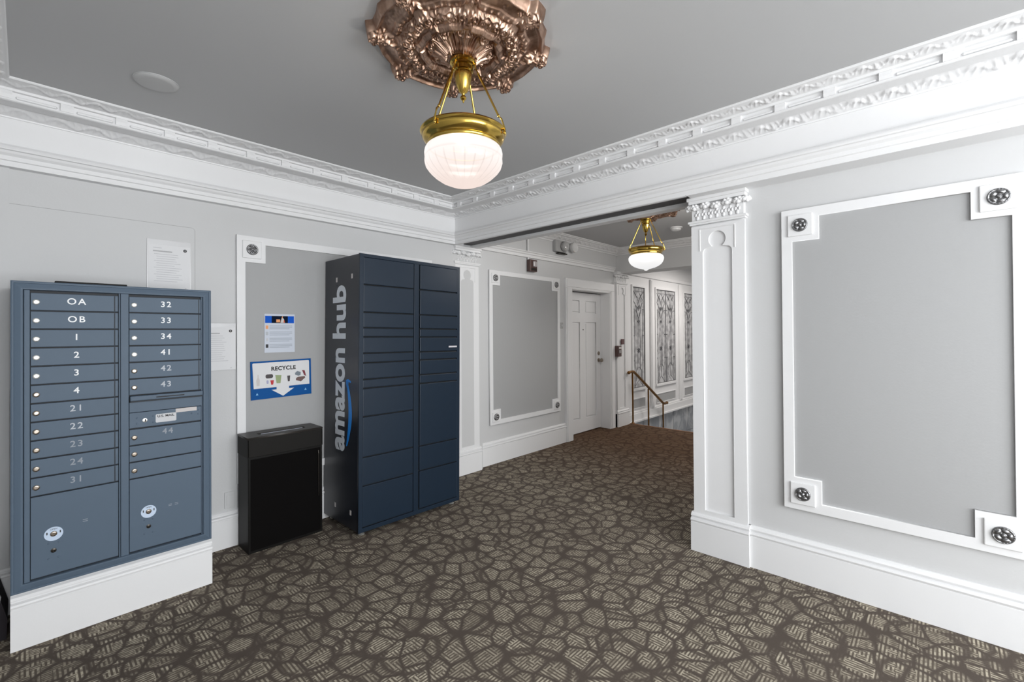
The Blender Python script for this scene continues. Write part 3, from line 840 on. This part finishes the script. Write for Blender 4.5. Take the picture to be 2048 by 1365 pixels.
# ------------------------------------------------------------------ pendant lamps
def pendant(label, loc, kind):
    """local origin at ceiling; z down negative; canopy top at -.085"""
    root = thing('pendant_lamp', label, 'lamp', loc, YAW-PI/2, 'brass pendant lamps')
    cz_ = -.012
    obj('canopy', B().lathe([(0, -.085), (.050, -.085), (.058, -.090), (.058, -.100), (.050, -.106), (.050, -.114), (.044, -.118), (.044, -.134), (.038, -.138), (.040, -.148),
                             (.036, -.170), (.030, -.198), (.018, -.224), (.008, -.232), (.006, -.238), (.012, -.246), (.014, -.252), (.009, -.260), (.004, -.264), (.003, -.272), (0, -.274)], 40, (0, 0, cz_)), BRASS, root, smooth=True, auto=50)
    zr = -.412
    # pan: turned brass ring with lips
    pan = [(.150, zr-.004), (.178, zr), (.186, zr-.003), (.190, zr-.010), (.186, zr-.016), (.181, zr-.020), (.182, zr-.030), (.178, zr-.038), (.170, zr-.048), (.162, zr-.053), (.158, zr-.057), (.161, zr-.061), (.161, zr-.068), (.156, zr-.074),
           (.150, zr-.074), (.152, zr-.05), (.165, zr-.02), (.150, zr-.004)]
    obj('brass_pan', B().lathe(pan, 72), BRASS, root, smooth=True, auto=50)
    # rods with hooks
    for ang in ((-16, 71, 150, 238) if kind == 1 else (-25, 40, 75, 190)):
        a = math.radians(ang); ca, sa = math.cos(a), math.sin(a)
        p0 = Vector((.047*ca, .047*sa, -.115)); p1 = Vector((.182*ca, .182*sa, zr+.006))
        d = p1-p0
        rd = B()
        s0 = p0+d*.18; s1 = p0+d*.86
        rd.tube([p0+d*.0, p0+d*.03+Vector((ca, sa, 0))*.006, p0+d*.1, p0+d*.17], [.003, .004, .003, .0035], 8)
        rd.tube([s0, s1], .0048, 10); rd.ball(s0, .0065, 1); rd.ball(s1, .0075, 1)
        rd.tube([s1, s1+d*.05+Vector((ca, sa, 0))*.006, s1+d*.10+Vector((ca, sa, 0))*.005, Vector((.190*ca, .190*sa, zr-.014)), Vector((.192*ca, .192*sa, zr-.03))], [.003, .0045, .003, .005, .004], 8)
        rd.ball((.190*ca, .190*sa, zr-.030), .008, 1)
        obj('rod', rd, BRASS, root, smooth=True, auto=60)
    # glass bowl
    if kind == 1:
        prof = [(.150, -.482), (.156, -.485), (.163, -.490), (.169, -.500), (.1715, -.513), (.1705, -.526), (.167, -.533), (.1705, -.540), (.1700, -.553), (.1640, -.570), (.150, -.590), (.128, -.611), (.100, -.631), (.066, -.646), (.030, -.653), (0.0001, -.655)]
        lobe = lambda a, h: (.014*abs(math.cos(12*a))*min(1, max(0, (-.540-h)/.03))) if h > -.648 else 0
        m = SHADE1
    else:
        prof = [(.150, -.482), (.160, -.486), (.175, -.498), (.183, -.515), (.182, -.535), (.174, -.558), (.157, -.582), (.130, -.602), (.095, -.618), (.060, -.628), (.034, -.634), (.024, -.640), (.018, -.648), (0.0001, -.652)]
        lobe = None; m = SHADE2
    dz = -.485
    prof = [(r_, z-dz) for r_, z in prof]
    g = obj('glass_bowl', B().lathe(prof, 192 if kind == 1 else 64, (0, 0, 0), 'z', (lambda a, h: lobe(a, h+dz)) if lobe else None), m, root, smooth=True, auto=80)
    g.location = (0, 0, dz)
    me = g.data
    at = me.attributes.new('rib', 'FLOAT', 'POINT')
    if kind == 1:
        vals = []
        for v in me.vertices:
            a = math.atan2(v.co.y, v.co.x); z = v.co.z+dz
            f = 0
            if z < -.545 and z > -.64: f = max(0, 1-abs(math.cos(12*a))*3.5)*min(1, (-.535-z)/.03)
            if abs(z+.533) < .004: f = .6
            vals.append(f)
        at.data.foreach_set('value', vals)
    return root
pendant('brass pendant lamp with a ribbed frosted glass bowl hanging in the foreground', (-1.818, -2.132, ZC), 1)
pendant('brass pendant lamp with a smooth white glass bowl hanging in the hall', (1.41, -1.37, ZC), 2)

# ------------------------------------------------------------------ ceiling fittings
r = thing('ceiling_speaker', 'round pale cover disc on the ceiling above the left wall', 'ceiling disc', (-2.68, -.728, ZC))
obj('cover', B().lathe([(.093, 0), (.093, -.005), (.086, -.010), (.07, -.012), (0, -.013)], 48), mat('speaker_grey', (.52, .52, .52), .5), r, smooth=True)
obj('rim', B().lathe([(.097, 0), (.097, -.003), (.093, -.004)], 48), CEIL, r)
r = thing('smoke_detector', 'small round white smoke detector on the hall ceiling beside the hall lamp', 'smoke detector', (2.44, -1.26, ZC))
obj('base', B().lathe([(.075, 0), (.075, -.012), (.06, -.016)], 32), PLATE, r, smooth=True)
obj('dome', B().lathe([(.06, -.012), (.058, -.035), (.04, -.045), (0, -.047)], 32), PLATE, r, smooth=True)

# ------------------------------------------------------------------ mail cabinet
MX0, MX1, MY, MZ0, MZ1 = -3.190, -2.372, -.435, .266, 1.764
# plinth box
r = thing('mailbox_plinth', 'white boxed-out plinth with moulding under the mailboxes', 'plinth', (0, 0, 0), kind='structure')
obj('plinth_board', B().sweep([(p+0, z) for p, z in BBP], (MX0, -.447), (MX1+.002, -.447), (0, -1)), TRIM, r)
obj('plinth_body', B().box(MX0, MX1, -.425, .0, 0, .262), TRIM, r)
root = thing('mailbox_cabinet', 'slate blue metal mailbox cabinet with two columns of numbered doors', 'mailbox', (MX0, MY, MZ0))
W = MX1-MX0; H = MZ1-MZ0
X = lambda x: x-MX0
Z = lambda z: z-MZ0
obj('body', B().box(0.004, W-.004, .022, .42, .002, H-.002), SLATE, root)
# outer moulded frame, mitred
fp = [(0, .03), (0, -.004), (.004, -.007), (.010, -.007), (.012, -.004), (.034, -.010), (.040, -.010), (.042, -.004), (.044, .03)]   # (inward, y)
def frame_side(a, b_, inn, name='frame_side'):
    bb = B(); a = Vector(a); b_ = Vector(b_); inn = Vector(inn); d = (b_-a).normalized()
    A = [bb.bm.verts.new((*(a+inn*p+d*p), )) if False else bb.bm.verts.new(((a+inn*p+d*p).x, y, (a+inn*p+d*p).y)) for p, y in fp]
    C = [bb.bm.verts.new(((b_+inn*p-d*p).x, y, (b_+inn*p-d*p).y)) for p, y in fp]
    for i in range(len(fp)-1): bb.bm.faces.new((A[i], A[i+1], C[i+1], C[i]))
    bb.bm.faces.new(A[::-1]); bb.bm.faces.new(C)
    obj(name, bb, SLATE, root)
frame_side((0, 0), (0, H), (1, 0)); frame_side((0, H), (W, H), (0, -1)); frame_side((W, H), (W, 0), (-1, 0)); frame_side((W, 0), (0, 0), (0, 1))
obj('recess_back', B().box(.04, W-.04, .014, .024, .04, H-.04), SLATED, root)
b = B()
for x0, x1 in ((-3.146, -3.126), (-2.790, -2.756), (-2.416, -2.404)):
    b.box(X(x0), X(x1), -.004, .02, .042, H-.042, .002)
b.box(X(-2.797), X(-2.792), -.002, .02, .042, H-.042); b.box(X(-2.4225), X(-2.4185), -.002, .02, .042, H-.042)
obj('mullions', b, SLATE, root)
C1 = (-3.124, -2.800); C2 = (-2.754, -2.424)
PT = .0906; ZT = 1.7105
def lock_part(par, x, z, m, r=.0125):
    o = obj('lock', B().lathe([(r, 0), (r, .004), (r*.85, .0055), (r*.55, .006), (r*.52, .0045), (r*.2, .0045), (0, .0045)], 24, (x, -.004, z), 'y'), m, par, smooth=True)
    return o
def number(par, s, x, z, m, size=.044):
    me = text_mesh(s, size, .0006, .0006, space=1.25); xz(me, m, (x, -.0045, z)); return link('number', me, par)
def mdoor(name, col, ztop, units, label=None):
    d = obj(name, B().box(X(col[0]), X(col[1]), -.004, .012, Z(ztop-units*PT+.0045), Z(ztop-.0025), .0018), SLATE, root, label=label)
    # thin lower return edge catches light
    return d
left = ['OA', 'OB', '1', '2', '3', '4', '21', '22', '23', '24', '31']
for i, s in enumerate(left):
    zt = ZT-i*PT
    d = mdoor('mailbox_door', C1, zt, 1, 'mailbox door numbered '+s)
    obj('door_hinge_strip', B().box(X(C1[1]-.016), X(C1[1]-.012), -.0055, -.003, Z(zt-PT+.006), Z(zt-.004)), SLATED, d)
    lock_part(d, X(-3.105), Z(zt-.047), STEELB if i < 5 else STEEL)  # upper locks take brighter nickel: their reflections are put into the colour
    number(d, s, X(-2.962), Z(zt-.040), WHITEL if i < 6 else (GREYL if i < 8 else MIDL))  # numbers turn greyer in the lower rows
zp = ZT-11*PT
def parcel(col, ztop, zbot, lx, lz):
    d = obj('parcel_door', B().box(X(col[0]), X(col[1]), -.004, .012, Z(zbot), Z(ztop-.0025), .0018), SLATE, root, label='tall blank parcel door')
    # pale ring plate with OPEN and two slots
    me = curve_mesh('ring', [arc(0, 0, .034, 0, 360, 36)[:-1], arc(0, 0, .013, 0, 360, 20)[:-1]], .002); xz(me, DECAL, (X(lx), -.005, Z(lz))); link('ring_plate', me, d, label='pale blue ring plate')
    lock_part(d, X(lx), Z(lz), STEEL, .0125)
    t = text_mesh('OPEN', .010, .0004); xz(t, SLATED, (X(lx), -.0064, Z(lz)+.023)); link('ring_lettering', t, d)
    for s in (-1, 1):
        obj('ring_slot', B().box(X(lx)+s*.0235-.0022, X(lx)+s*.0235+.0022, -.0068, -.006, Z(lz)+.000, Z(lz)+.012), INK, d)
    k = obj('key_switch', B().lathe([(.0105, 0), (.0105, .003), (.004, .005), (0, .003)], 20, (X(lx), -.004, Z(lz)-.082), 'y'), DARKM, d, smooth=True)
    rv = None
    for sx in (-1, 1):
        for sz in (-.045, -.120):
            q = obj('rivet', B().lathe([(.0045, 0), (.0035, .002), (0, .003)], 12, (X(lx)+sx*.018, -.004, Z(lz)+sz), 'y'), SLATE, d, smooth=True)
    return d
dL = parcel(C1, zp, .318, -3.045, .515)
xz_t = text_mesh('=', .04, .0005); xz(xz_t, MIDL, (X(-2.93), -.0046, Z(.545))); link('scratch_mark', xz_t, dL)
right = ['32', '33', '34', '41', '42', '43']
for i, s in enumerate(right):
    zt = ZT-i*PT
    d = mdoor('mailbox_door', C2, zt, 1, 'mailbox door numbered '+s)
    obj('door_hinge_strip', B().box(X(C2[1]-.012), X(C2[1]-.008), -.0055, -.003, Z(zt-PT+.006), Z(zt-.004)), SLATED, d)
    lock_part(d, X(-2.733), Z(zt-.047), STEELB if i < 4 else STEEL)  # brighter nickel on the upper rows stands in for reflected light
    number(d, s, X(-2.592), Z(zt-.040), WHITEL if i < 4 else GREYL)
# outgoing slot lip, blank strip, master panel
z6 = ZT-6*PT
obj('slot_hood', B().box(X(C2[0]+.002), X(-2.418), -.022, .012, Z(z6-.028), Z(z6-.002), .004), SLATE, root, label='outgoing mail hood')
obj('slot_shadow', B().box(X(C2[0]+.003), X(-2.42), -.014, .006, Z(z6-.036), Z(z6-.028)), SLATED, root)
obj('hood_slot', B().box(X(-2.64), X(-2.51), -.0235, -.021, Z(z6-.019), Z(z6-.013)), SLATED, root)
obj('blank_strip', B().box(X(C2[0]), X(-2.42), -.004, .012, Z(z6-.092), Z(z6-.036), .0015), SLATE, root)
z7 = z6-.0945
mp = obj('master_panel', B().box(X(C2[0]), X(C2[1]), -.004, .012, Z(z7-.083), Z(z7), .0015), SLATE, root, label='outgoing mail lock panel')
obj('master_lock', B().lathe([(.011, 0), (.011, .004), (.008, .005), (0, .005)], 20, (X(-2.688), -.004, Z(1.026)), 'y'), STEELB, mp, smooth=True)
obj('keyway', B().box(X(-2.689), X(-2.683), -.0102, -.009, Z(1.019), Z(1.033)), INK, mp)
lab = obj('mail_label', B().prism(rrect(X(-2.640), X(-2.545), Z(1.005), Z(1.052), .006), FX, -.0052, -.004), mat('worn_silver_label', (.55, .56, .58), .5), mp, label='worn silver label')
t = text_mesh('U.S. MAIL', .02, .0005, .0005, w=.078, h=.013); xz(t, INK, (X(-2.593), -.0056, Z(1.040))); link('label_lettering', t, lab)
obj('sticker', B().box(X(-2.548), X(-2.446), -.0052, -.004, Z(1.050), Z(1.072)), mat('pale_sticker', (.55, .52, .51), .6), mp)
for x, z in ((-2.722, 1.042), (-2.722, 1.012), (-2.652, 1.045), (-2.652, 1.01), (-2.47, 1.035), (-2.438, 1.07), (-2.438, 1.05), (-2.438, 1.028)):
    obj('rivet', B().lathe([(.0045, 0), (.0035, .002), (0, .003)], 12, (X(x), -.004, Z(z)), 'y'), SLATE, mp, smooth=True)
z8 = .9835
for i, s in enumerate(['44', '', '']):
    zt = z8-i*PT
    d = mdoor('mailbox_door', C2, zt, 1, 'mailbox door numbered 44' if s else 'mailbox door without a number')
    lock_part(d, X(-2.733), Z(zt-.047), STEEL)
    if s: number(d, s, X(-2.585), Z(zt-.033), MIDL)
dR = parcel(C2, z8-3*PT, .318, -2.672, .517)
t = text_mesh('= =', .034, .0005); xz(t, MIDL, (X(-2.56), -.0046, Z(.525))); link('scratch_mark', t, dR)
# flat thing lying on top of the cabinet
b = B().box(-3.04, -2.76, -.42, -.24, MZ1, MZ1+.010, .003)
tag(obj('folder', b, BLACK), 'thin black folder lying flat on top of the mailbox cabinet', 'folder')

# ------------------------------------------------------------------ notices, posters, sign on the left wall
def print_lines(par, x0, x1, z, n, dz, h, m, y, ind=0):
    for i in range(n):
        b = B().box(x0+(ind if i % 3 else 0), x1-random.uniform(0, .3)*(x1-x0), y-.0006, y, z-i*dz-h, z-i*dz)
        obj('text_line', b, m, par)
def notice(label, x0, x1, z0, z1, header):
    y = .0105
    root = thing('notice', label, 'notice', ((x0+x1)/2, y, z0), 0, 'printed notices beside the mailboxes')
    root.rotation_euler = (0, 0, 0)
    hw = (x1-x0)/2; H = z1-z0
    obj('sleeve', B().box(-hw-.006, hw+.006, -.003, 0, 0, H, .001), CLEARP, root)
    Ht = H-header
    obj('paper', B().box(-hw, hw, -.0042, -.003, .004, Ht), PAPER, root)
    y2 = -.0042
    s = obj('symbol', B().lathe([(.010, 0), (.010, .0006), (0, .0006)], 24, (hw-.028, y2, Ht-.025), 'y'), INK, root, label='black round symbol')
    t = text_mesh('i', .015, .0004, .0006); xz(t, PAPER, (hw-.028, y2-.0010, Ht-.025)); link('symbol_letter', t, s)
    obj('heading', B().box(-hw+.025, -hw+.125, y2-.0006, y2, Ht-.045, Ht-.037), INKG, root)
    obj('heading', B().box(-hw+.025, -hw+.070, y2-.0006, y2, Ht-.022, Ht-.018), INKL, root)
    print_lines(root, -hw+.030, hw-.04, Ht-.058, 13, .0145, .0035, INKL, y2, .012)
    obj('footer_mark', B().box(hw-.03, hw-.02, y2-.0006, y2, .012, .018), INKL, root)
notice('white printed notice in a clear sleeve above the mailboxes', -2.607, -2.384, 1.79, 2.114, .034)
notice('white printed notice in a clear sleeve partly hidden behind the right edge of the mailboxes', -2.337, -2.118, 1.247, 1.577, .03)

# delivery poster
root = thing('poster', 'small poster with blue banner and four lines of icons above the recycling sign', 'poster', (-1.815, .008, 1.359), 0)
obj('sheet', B().box(-.109, .109, -.003, 0, 0, .291), mat('cool_white_paper', (.58, .62, .70), .5), root)
obj('banner', B().box(-.104, .104, -.0036, -.003, .222, .276), BLUEP, root)
obj('banner_picture', B().box(-.058, .058, -.0042, -.0036, .222, .276), NIGHT, root)
obj('parcel_picture', B().box(-.026, .002, -.0048, -.0042, .228, .250), ORANGE, root)
obj('figure_picture', B().prism([(.004, .224), (.036, .224), (.030, .25), (.022, .262), (.014, .262), (.010, .25)], FX, -.0048, -.0042), PALEP, root)
obj('arm_picture', B().prism([(.012, .262), (.018, .274), (.022, .272), (.018, .258)], FX, -.0052, -.0048), ORANGE, root)
obj('jacket_picture', B().prism([(.026, .226), (.036, .226), (.032, .246), (.028, .246)], FX, -.0052, -.0048), mat('orange_red_print', srgb(220, 90, 40), .6), root)
for i, m in enumerate((ORANGE, GREYL, INKL, INK)):
    z = .190-i*.047
    obj('icon', B().box(-.100, -.082, -.0036, -.003, z-.012, z+.014) if i != 2 else B().box(-.096, -.086, -.0036, -.003, z-.010, z+.012), m, root)
    for k in range(3):
        obj('text_line', B().box(-.074, .090-.02*(k == 2), -.0036, -.003, z+.008-k*.011, z+.0145-k*.011), mat('blue_grey_print', (.42, .46, .53), .6) if (i, k) == (0, 0) else bpy.data.materials['blue_grey_print'], root)

# recycle sign
sg = thing('recycling_sign', 'blue and white recycling sign with a down arrow above the black bin', 'sign', (-1.800, .006, 1.159), 0)
sg.rotation_euler = (0, -math.radians(.9), 0)
sw, sh_ = .219, .1405
obj('board', B().box(-sw, sw, -.004, 0, -sh_, sh_), BLUES, sg)
wf = [(-.205, -.055), (-.02-.028, -.055), (-.02-.028, -.078), (-.075, -.078), (.0, -.128), (.078, -.078), (.045, -.078), (.045, -.055), (.205, -.055)]
wf = [(-.200, -.060), (-.042, -.060), (-.042, -.078), (-.078, -.078), (.004, -.132), (.086, -.078), (.048, -.078), (.048, -.060), (.204, -.060)]+arc(.196, .120, .008, 0, 90, 4)+arc(-.200+.002, .120, .008, 90, 180, 4)
obj('white_field', B().prism(wf, FX, -.0046, -.004), PAPER, sg, label='white field ending in a down arrow')
t = text_mesh('RECYCLE', .04, .0004, .0016, w=.178, h=.032, space=1.1); xz(t, INK, (.012, -.005, .080)); link('lettering', t, sg)
def pic(pts, m, name='picture'): obj(name, B().prism(pts, FX, -.0052, -.0046), m, sg)
pic([(-.180, -.040), (-.160, -.040), (-.158, .0), (-.165, .022), (-.166, .042), (-.172, .042), (-.173, .022), (-.182, .0)], PALEP, 'bottle_picture')
pic(rrect(-.118, -.066, .010, .040, .012), CHARP, 'tub_picture')
pic(rrect(-.112, -.098, -.030, -.004, .005), mat('lilac_print', srgb(165, 165, 195), .6), 'jar_picture')
pic([(-.080, -.040), (-.066, -.040), (-.060, -.006), (-.086, -.006)], REDP, 'cup_picture')
pic([(-.042, -.032), (-.014, -.034), (-.006, .026), (-.050, .030)], GREENP, 'basket_picture')
pic([(.040, -.026), (.054, -.026), (.058, .018), (.036, .018)], CHARP, 'can_picture')
pic([(.096, .020), (.120, .010), (.136, .014), (.138, .038), (.112, .048), (.094, .034)], mat('grey_green_print', srgb(120, 130, 140), .6), 'carton_picture')
pic([(.164, .012), (.180, .002), (.168, .050), (.148, .052)], mat('maroon_print', srgb(125, 50, 62), .6), 'box_picture')
pic([(.100, -.022), (.138, -.036), (.172, -.008), (.168, .004), (.118, .002), (.102, -.006)], BROWNP, 'cardboard_picture')
for x, z in ((-.178, -.100), (.172, -.098)):
    pic([(x-.009, z-.008), (x+.009, z-.008), (x, z+.010)], mat('pale_blue_print', srgb(120, 180, 220), .5), 'mark')
# outlet cover plate
r = thing('outlet_plate', 'blank painted cover plate low on the wall between mailboxes and bin', 'cover plate', (-2.153, .02, .328))
obj('plate', B().box(-.032, .032, -.007, 0, -.057, .057, .003), WALL, r)
obj('plate_centre', B().box(-.018, .018, -.009, -.006, -.034, .034, .001), WALL, r)

# ------------------------------------------------------------------ recycling bin
root = thing('recycling_bin', 'slim black recycling bin with a slot in the lid beside the parcel locker', 'bin', (-1.852, -.125, 0))
hx, y0, y1, Hb = .257, -.103, .112, .79
obj('body', B().box(-hx+.002, hx-.002, y0+.002, y1-.002, .0, Hb-.135, .004), BLACK, root)
obj('mesh_front', B().box(-hx+.018, hx-.018, y0-.0015, y0+.002, .02, Hb-.15), mat('black_mesh', (.0025, .002, .002), .8, spec=.1), root, label='fine black mesh front')
slot = rrect(-.165, .165, -.030, .026, .012)
me = curve_mesh('lid', [rect(-hx, hx, y0, y1), slot], .012, .001); me.materials.clear(); me.materials.append(mat('dark_brown_black_lid', (.030, .025, .021), .42)); me.transform(Matrix.Translation((0, 0, Hb-.006)))
link('lid_top', me, root)
b = B()
b.box(-hx, hx, y0, y0+.006, Hb-.135, Hb-.010, .002); b.box(-hx, hx, y1-.006, y1, Hb-.135, Hb-.010); b.box(-hx, -hx+.006, y0, y1, Hb-.135, Hb-.010); b.box(hx-.006, hx, y0, y1, Hb-.135, Hb-.010)
obj('lid_skirt', b, BLACKT, root)
obj('liner', B().box(-.140, .150, -.026, .008, Hb-.05, Hb-.002, .003), mat('white_liner', (.80, .84, .95), .5), root, label='pale liner in the slot')
for i in range(5): obj('grip_notch', B().box(-.10+i*.052, -.08+i*.052, y0-.0005, y0+.010, Hb-.012, Hb-.004), GAPM, root)
obj('highlight_bar', B().tube([(hx-.034, y0-.004, .62), (hx-.034, y0-.008, .60), (hx-.034, y0-.008, .30), (hx-.034, y0-.004, .28)], .004, 8), DARKM, root)  # added bar standing in for the vertical highlight on the front

# ------------------------------------------------------------------ parcel locker
LX0, LX1, LY0, LY1, LZ = -1.484, -.530, -.560, .004, 2.083
root = thing('parcel_locker', 'tall navy parcel locker with two columns of doors and silver lettering on its side', 'locker', ((LX0+LX1)/2, 0, .0))
root.rotation_euler = (0, math.radians(.7), 0)
hw = (LX1-LX0)/2
xc = (LX0+LX1)/2
bb = B(); bb.box(-hw, hw, LY0+.016, LY1, .034, LZ, .004)
obj('body', bb, NAVYS, root)
me = curve_mesh('face', [rect(-hw, hw, .034, LZ), rect(-hw+.028, hw-.028, .062, LZ-.022)], .016, .0015); xz(me, NAVY, (0, LY0+.010, 0)); link('face_frame', me, root)
obj('recess_back', B().box(-hw+.02, hw-.02, LY0+.014, LY0+.0175, .05, LZ-.02), GAPM, root)
obj('centre_post', B().box(-1.016-xc+.009, -.952-xc-.009, LY0+.004, LY0+.016, .062, LZ-.022, .001), NAVY, root)
LL = [2.060, 1.853, 1.648, 1.533, 1.465, 1.344, 1.273, 1.151, 1.085, .877, .578, .369, .066]
LR = [2.060, 1.852, 1.646, 1.531, 1.464, 1.342, 1.276, 1.155, 1.084, .575, .374, .066]
G = .0065
for (x0, x1, zs) in ((-1.455, -1.016, LL), (-.952, -.560, LR)):
    for i in range(len(zs)-1):
        h = zs[i]-zs[i+1]
        d = obj('locker_door' if h > .09 else 'filler_panel', B().box(x0-xc, x1-xc, LY0-.002+(0 if h > .09 else .002), LY0+.014, zs[i+1]+G, zs[i]-G*.4, .003), NAVY, root)
obj('paper_tab', B().box(-.655-xc, -.565-xc, LY0-.0035, LY0-.002, 1.376, 1.390), mat('pale_tab', (.62, .60, .62), .6), root, label='pale sticker tab')
for x in (-hw+.05, hw-.05):
    for y in (LY0+.05, LY1-.06):
        obj('foot', B().lathe([(.022, .001), (.024, .006), (.018, .012), (.008, .014), (.008, .038)], 20, (x, y, .0)), STEELB, root, smooth=True)
# side lettering, reading upwards
def side(me, m, ycen, zcen, x=-hw-.0006):
    # text x -> z, text y -> +y, normal -> -x
    me.transform(Matrix(((0, 0, -1, x), (0, 1, 0, ycen), (1, 0, 0, zcen), (0, 0, 0, 1))))
    me.materials.clear(); me.materials.append(m); return me
cu1 = text_mesh('amazon', .2, .0012, .0062, w=.790, h=.152)
link('lettering', side(cu1, SILVERL, -.262, .985), root, label='silver word amazon')
cu2 = text_mesh('hub', .2, .0012, .0062, w=.415, h=.215)
link('lettering', side(cu2, SILVERL, -.241, 1.660), root, label='silver word hub')
sm = []
for i in range(25):
    f = i/24; sm.append((-.245+.49*f, -.070*math.sin(PI*f)**.9-.006))
inn = []
for i in range(25):
    f = 1-i/24; inn.append((-.245+.49*f, -.070*math.sin(PI*f)**.9*.50+.006))
s1 = curve_mesh('smile', [sm+inn], .0012)
link('arrow_curve', side(s1, BLUEA, -.372, .885), root, label='bright blue curved arrow')
s2 = curve_mesh('tip', [[(.255, .012), (.262, -.020), (.250, -.058), (.236, -.060), (.243, -.026), (.200, -.014), (.198, .0), (.225, .012)]], .0012)
link('arrow_tip', side(s2, BLUEA, -.372, .885), root)
for y, z in ((-.195, 1.915), (-.44, 1.925), (-.195, .155), (-.44, .155)):
    obj('slot_cover', B().box(-hw-.0015, -hw, y-.011, y+.011, z-.018, z+.018, .0005), PALEP, root)
obj('logo_dot', B().lathe([(.007, 0), (.007, .001), (0, .001)], 12, (-hw, -.20, 1.87), 'x'), NAVY, root)

# ------------------------------------------------------------------ hall wall devices
r = thing('emergency_light', 'twin-head emergency light high on the hall wall', 'emergency light', (1.77, .07, 2.64))
obj('housing', B().box(-.125, .105, -.05, .01, -.075, .085, .01), GPLATE, r)
obj('lamp_head', B().lathe([(.035, 0), (.062, .012), (.068, .05), (.064, .058), (.058, .052), (0, .046)], 28, (.03, -.05, 0), 'y'), GPLATE, r, smooth=True)
obj('lens', B().ball((.03, -.098, -.01), .030, 2, (1, .5, 1)), LENSM, r, smooth=True)
obj('bottom_strip', B().box(-.06, .12, -.055, .0, -.098, -.082, .003), DARKM, r)
h2 = obj('second_head', B().lathe([(.03, 0), (.065, .014), (.072, .05), (.068, .060), (.060, .052), (0, .040)], 28, (.27, -.02, .02), 'y'), PLATE, r, smooth=True)
r = thing('fire_strobe', 'brown fire alarm horn strobe above the hall wall panel', 'fire alarm', (1.185, .07, 2.325))
obj('housing', B().box(-.07, .07, -.055, .0, -.075, .075, .008), BROWNDEV, r)
obj('strobe_lens', B().box(-.02, .045, -.075, -.05, -.015, .055, .01), mat('strobe_lens', (.45, .42, .42), .15), r)
obj('grille', B().box(-.05, .05, -.060, -.054, -.062, -.030, .002), DARKM, r)
obj('conduit', B().box(-.065, -.045, -.02, .0, .075, .45, .004), TRIM, r)
r = thing('wall_switch', 'small grey switch plate between the hall panel and the door', 'switch', (1.83, .08, 1.585))
obj('plate', B().box(-.032, .032, -.006, 0, -.040, .040, .002), GPLATE, r); obj('toggle', B().box(-.008, .008, -.014, -.006, -.014, .014, .002), PLATE, r)
r = thing('pull_station', 'brown fire alarm pull station beside the hall door', 'fire alarm', (3.20, .035, 1.19))
obj('housing', B().box(-.055, .055, -.055, .01, -.085, .085, .006), BROWNDEV, r)
obj('pull_bar', B().box(-.035, .045, -.066, -.055, -.03, .02, .003), mat('worn_grey', (.3, .28, .28), .5), r)
obj('label_plate', B().box(-.03, .04, -.058, -.055, .035, .065, .001), PALEP, r)
r = thing('small_sign', 'small square maroon sign on the far hall pilaster', 'sign', (3.36, .03, 1.335))
obj('plate', B().box(-.045, .045, -.012, 0, -.042, .042, .002), mat('maroon_plate', srgb(92, 60, 62), .5), r)
for k in range(3): obj('text_line', B().box(-.032, .032, -.0128, -.012, -.024+k*.020, -.018+k*.020), BROWNP, r)

# ------------------------------------------------------------------ dark bag at the far left
r = thing('shoulder_bag', 'dark bag with a grey cord standing at the left edge beside the mailboxes', 'bag', (-3.36, -.16, 0))
obj('bag_body', B().prism([(-.13, 0), (.155, 0), (.158, .10), (.125, .24), (.06, .45), (-.13, .47)], lambda a, b_, d: (a, d, b_), -.12, .12), RUG, r)
obj('cord', B().tube([(.10, -.13, .30), (.13, -.135, .22), (.12, -.135, .14), (.08, -.135, .09)], .008, 8), GPLATE, r, smooth=True)
